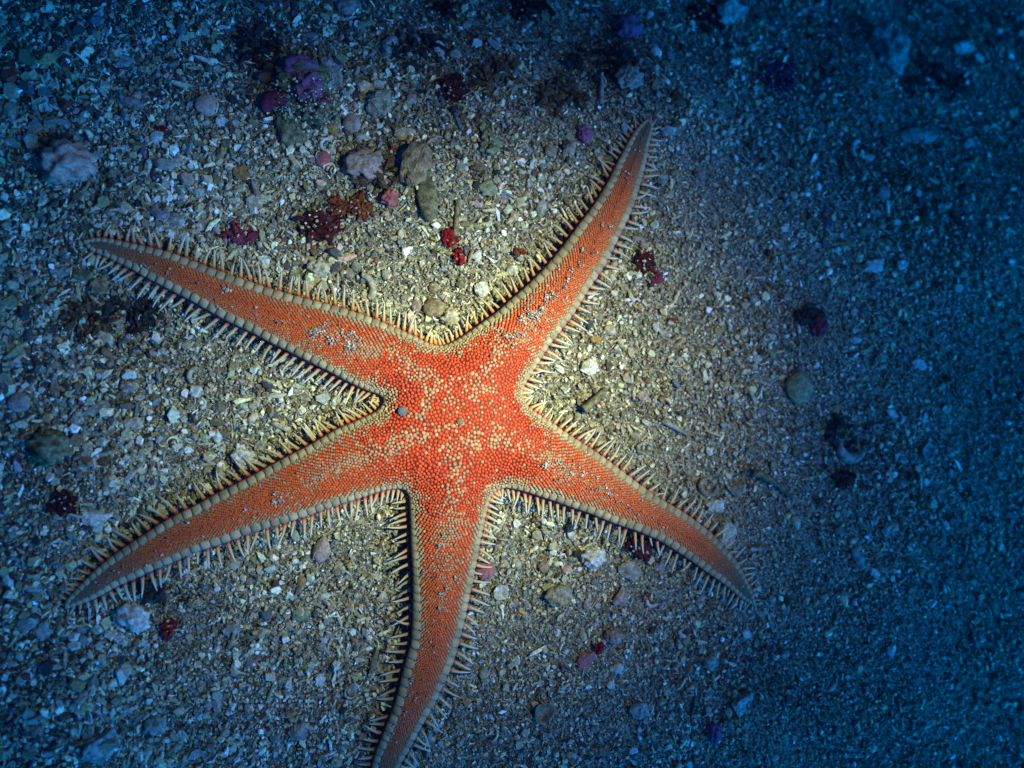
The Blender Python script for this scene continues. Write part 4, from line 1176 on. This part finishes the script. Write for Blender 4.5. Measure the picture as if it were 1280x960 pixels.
 ('stone', 'chunk', 196, 907, 30, 24, 0, 'bluegrey', 'pale bluish stone at the lower left', 'stone'),
 ('rock', 'chunk', 126, 935, 50, 42, 20, 'bluegrey', 'broad dim bluish rock at the bottom left', 'rock'),
 ('shell', 'fan', 373, 915, 22, 24, -25, 'mauve', 'pale mauve shell left of the bottom arm', 'shell'),
 ('pebble', 'pebble', 131, 423, 25, 17, -40, 'cream', 'cream oval pebble below the upper left arm tip', 'pebble'),
 ('shell', 'disc', 24, 503, 26, 26, 0, 'mauve', 'pinkish grey round shell at the left edge', 'shell'),
 ('stone', 'chunk', 168, 529, 24, 19, 0, 'cream', 'cream angular stone left between the two left arms', 'stone'),
 ('rock', 'nodule', 62, 560, 44, 40, 0, 'olive', 'dim olive rock at the left between the two left arms', 'rock'),
 ('tube_shell', 'tube', 351, 533, 25, 17, -24, 'cream', 'small cream tube between the two left arms', 'shell'),
 ('cone_shell', 'cone', 385, 539, 24, 22, 115, 'white', 'white cone shell touching the lower left arm', 'shell'),
 ('stone', 'nodule', 305, 573, 30, 22, -35, 'white', 'lumpy white stone touching the upper edge of the lower left arm', 'stone'),
 ('shell', 'leaf', 402, 687, 34, 22, 80, 'mauve', 'pinkish almond shaped shell left of the bottom arm', 'shell'),
 ('shell_piece', 'slab', 378, 768, 24, 18, 0, 'green', 'pale green chip left of the bottom arm', 'chip'),
 ('stone', 'slab', 290, 787, 24, 22, 0, 'grey', 'smooth grey chip below the middle of the lower left arm', 'chip'),
 ('ring_shell', 'crescent', 247, 470, 20, 20, 90, 'cream', 'small cream arched shell below the upper left arm', 'shell'),
 ('stone', 'chunk', 245, 489, 16, 18, 0, 'white', 'white chip under the small cream arched shell', 'chip'),
 ('stone', 'chunk', 124, 356, 30, 22, 40, 'tan', 'tan stone against the lower edge of the upper left arm tip', 'stone'),
 ('stone', 'pebble', 104, 343, 26, 16, 0, 'olive', 'olive pebble left of the tan stone under the arm tip', 'pebble'),
 ('stone', 'slab', 75, 339, 28, 18, 20, 'bluegrey', 'bluish slab at the left beside the upper left arm tip', 'stone'),
 ('stone', 'nodule', 160, 484, 20, 14, 0, 'grey', 'knobbly grey stone between the two left arms', 'stone'),
 ('stone', 'slab', 118, 510, 40, 16, 20, 'grey', 'long dim grey slab at the left between the two left arms', 'stone'),
 ('shell_piece', 'twig', 300, 876, 12, 10, 0, 'cream', 'tiny cream sliver left of the bottom arm tip', 'chip'),
 # between the upper arms
 ('stone', 'nodule', 398, 335, 28, 22, 0, 'cream', 'lumpy cream stone above the middle of the upper left arm', 'stone'),
 ('crescent_shell', 'crescent', 452, 358, 34, 26, -60, 'cream', 'thick cream curved coral bit above the upper left arm', 'coral'),
 ('shell_piece', 'pebble', 437, 341, 11, 14, 20, 'mauve', 'pale pinkish chip beside the curved coral bit', 'chip'),
 ('pebble', 'pebble', 521, 382, 13, 17, 0, 'mauve', 'pale lilac pebble in the gap between the upper arms', 'pebble'),
 ('stone', 'pebble', 543, 385, 28, 24, 0, 'tan', 'smooth tan stone in the gap between the upper arms', 'stone'),
 ('stone', 'nodule', 563, 396, 22, 20, 0, 'cream', 'cream lump right of the smooth tan stone', 'stone'),
 ('stone', 'slab', 603, 361, 18, 22, 20, 'white', 'white angular chip left of the upper right arm', 'chip'),
 ('shell_piece', 'leaf', 433, 322, 28, 10, 15, 'pink', 'pink sliver above the curved coral bit', 'chip'),
 ('shell', 'disc', 445, 395 - 62, 12, 12, 0, 'grey', 'tiny grey round shell right of the pink sliver', 'shell'),
 ('stone', 'slab', 596, 318, 14, 16, 0, 'white', 'white speck of shell right of the scarlet weed pair', 'chip'),
]
for i, (nm, sh, x, y, w, h, r, c, lab, cat) in enumerate(BITS):
    tag(place(nm, sh, x, y, w, h, r, c, i % 11), lab, cat)

# ---- further chips and pebbles a little larger than the gravel, each told by the thing it lies beside
LAND = [(b_[2], b_[3], max(b_[4], b_[5]), b_[8]) for b_ in BITS if len(b_[8].split()) <= 9]
FR = np.random.default_rng(77)
taken, made = set(), []
KIND = [('stone_chip', 'slab', 'flat', 'chip'), ('stone_chip', 'chunk', 'angular', 'chip'), ('pebble', 'pebble', 'rounded', 'pebble'), ('shell_chip', 'leaf', 'pointed', 'shell'), ('shell_chip', 'disc', 'round', 'shell'), ('shell_chip', 'crescent', 'curved', 'shell')]
CW_ = ['white', 'cream', 'beige', 'grey', 'tan', 'olive', 'brown', 'mauve', 'pink', 'amber']
CP_ = np.array([13, 20, 20, 18, 12, 6, 4, 4, 1.5, 1.5]); CP_ = CP_ / CP_.sum()
tries = 0
while len(made) < 190 and tries < 9000:
    tries += 1
    x, y = FR.uniform(12, 1268), FR.uniform(12, 948)
    q = at(x, y)
    if float(star_sd(q[0:1], q[1:2])[0]) < 24: continue
    if any((x - a) ** 2 + (y - b_) ** 2 < (12 + s_ * 0.5) ** 2 for a, b_, s_, _ in LAND): continue
    if any((x - a) ** 2 + (y - b_) ** 2 < (s_ * 0.55 + 12) ** 2 for a, b_, s_ in [(w_[1], w_[2], max(w_[3], w_[4])) for w_ in WEEDS] + [(375, 115, 110)]): continue
    if any((x - a) ** 2 + (y - b_) ** 2 < 24 ** 2 for a, b_ in made): continue
    a, b_, s_, lab = min(LAND, key=lambda t_: (t_[0] - x) ** 2 + (t_[1] - y) ** 2)
    dx, dy = x - a, y - b_
    where = ('right of' if dx > 0 else 'left of') if abs(dx) > abs(dy) else ('below' if dy > 0 else 'above')
    kd = KIND[int(FR.choice(6, p=[.27, .3, .2, .09, .08, .06]))]; c = CW_[int(FR.choice(10, p=CP_))]
    key = (where, lab)
    if key in taken: continue
    taken.add(key); made.append((x, y))
    sz = FR.uniform(11, 18) * np.interp(x, [0, 500, 900, 1280], [1.15, 1, .85, .95])
    o = place(kd[0], kd[1], x, y, sz, sz * FR.uniform(0.6, 0.95), FR.uniform(0, 360), c, int(FR.integers(0, 11)))
    short = ' '.join(lab.split()[:9])
    tag(o, f'small {c} {kd[2]} {"chip" if kd[3] != "pebble" else "pebble"} {where} the {short}', kd[3], 'small chips and pebbles strewn over the gravel')

# ---- sand stuck on the arms
CLUMPS = [('upper left arm', [(396, 412, 9, 4, 24), (408, 405, 5, 3, 8), (438, 418, 6, 4, 22), (438, 431, 6, 5, 34), (413, 425, 5, 5, 18), (391, 418, 5, 3, 10), (284, 361, 5, 4, 14), (355, 403, 7, 2, 6), (318, 396, 5, 3, 5), (180, 333, 6, 3, 9), (272, 383, 4, 2, 5), (425, 418, 9, 5, 10), (450, 424, 4, 3, 7)]),
          ('upper right arm', [(667, 393, 8, 5, 55), (653, 398, 5, 4, 26), (678, 385, 5, 4, 22), (634, 419, 4, 4, 20), (646, 417, 3, 4, 12), (656, 418, 3, 3, 8), (624, 411, 3, 2, 6), (642, 430, 3, 3, 6), (684, 372, 6, 5, 18), (692, 368, 4, 4, 10), (715, 337, 5, 4, 10), (712, 348, 5, 4, 6), (725, 333, 3, 3, 6), (729, 313, 4, 3, 8), (753, 281, 2, 4, 7), (672, 405, 14, 8, 14), (660, 382, 12, 9, 12), (705, 356, 8, 8, 8), (740, 315, 5, 5, 4)]),
          ('lower right arm', [(682, 582, 3, 4, 18), (685, 577, 3, 3, 8), (699, 577, 3, 2, 7), (716, 591, 4, 3, 9), (726, 594, 4, 2, 7), (747, 611, 4, 2, 8), (762, 618, 3, 3, 10), (745, 597, 5, 3, 6), (755, 599, 4, 2, 4), (740, 614, 4, 3, 4), (724, 583, 9, 5, 6), (735, 590, 14, 8, 12), (786, 634, 3, 3, 3), (700, 600, 9, 4, 5), (833, 660, 8, 4, 3)]),
          ('bottom arm', [(553, 669, 2, 3, 8), (552, 681, 4, 2, 12), (572, 724, 4, 4, 16), (552, 741, 4, 2, 10), (558, 738, 2, 3, 5), (528, 717, 2, 2, 3), (514, 851, 3, 3, 5), (509, 891, 3, 3, 4), (490, 918, 3, 3, 4), (530, 869, 8, 6, 5), (500, 905, 5, 8, 5)]),
          ('lower left arm', [(347, 626, 5, 3, 18), (343, 618, 3, 2, 4), (233, 653, 7, 2, 6), (300, 640, 20, 5, 4)])]
CR = np.random.default_rng(5)
for k_, (arm, blobs) in enumerate(CLUMPS):
    A, B = arm_sides([0, 1, 2, 3, 4][k_])
    A, B = along(A, 200), along(B, 200)
    for _ in range(34):
        i_ = int(CR.integers(4, 185)); f_ = CR.uniform(0.25, 0.75); p = A[i_] * (1 - f_) + B[i_] * f_
        q = p - EYE; d = q @ FWD
        blobs.append((640 + F_PX * (q @ RGT) / d, 480 - F_PX * (q @ UPV) / d, 2, 2, 1))
for arm, blobs in CLUMPS:
    VV, FF, CC, off_ = [], [], [], 0
    for x, y, sx_, sy_, k in blobs:
        for _ in range(int(k * 1.3)):
            a, b_ = x + CR.normal(0, sx_ * 0.6), y + CR.normal(0, sy_ * 0.6)
            p = at(a, b_, 0.013); e0, u0 = nearest(p[None]); z = float(dorsal_z(e0, u0)[0])
            p = at(a, b_, z + 0.0005 + abs(CR.normal(0, 0.0004)))
            if float(star_sd(p[0:1], p[1:2])[0]) > -3: continue
            tv, tf = GRAIN[int(CR.integers(0, 12))] if CR.random() < .7 else CHIPS[int(CR.integers(0, 22))]
            R3 = np.array(Matrix.Rotation(CR.uniform(0, 6.28), 3, Vector(CR.normal(0, 1, 3)).normalized()))
            s_ = CR.uniform(0.7, 1.9) * U
            VV.append(tv @ R3.T * s_ + p); FF.append(tf + off_); off_ += len(tv)
            CC.append(np.repeat(((np.array((0.58, 0.53, 0.46)) if CR.random() < .55 else np.array((0.28, 0.25, 0.22))) * CR.uniform(.7, 1.15))[None], len(tv), 0))
    o = link('sand_specks', tri_mesh('sand_specks', np.vstack(VV), np.vstack(FF), np.vstack(CC)), grit)
    tag(o, f'greyish white sand specks stuck on the {arm} of the starfish', 'sand', kind='stuff')

# ---- the sea water itself: it swallows red first and veils what lies farther off in blue
hz = bpy.data.materials.new('sea_water'); hz.use_nodes = True
hn, hl = hz.node_tree.nodes, hz.node_tree.links
hn.remove(hn['Principled BSDF'])
pv = hn.new('ShaderNodeVolumePrincipled')
pv.inputs['Color'].default_value = (0.0005, 0.004, 0.011, 1)
pv.inputs['Density'].default_value = 1.1
pv.inputs['Absorption Color'].default_value = (0.01, 0.80, 0.90, 1)
hl.new(pv.outputs[0], hn['Material Output'].inputs['Volume'])
bm = bmesh.new(); bmesh.ops.create_cube(bm, size=1.0)
for v in bm.verts: v.co = Vector((v.co.x * 90, v.co.y * 90, -1.1 + (v.co.z + 0.5) * 1.83))
tag(link('haze', m_from_bm(bm, 'haze', False), hz), 'clear blue sea water over the seabed', 'water', kind='stuff')
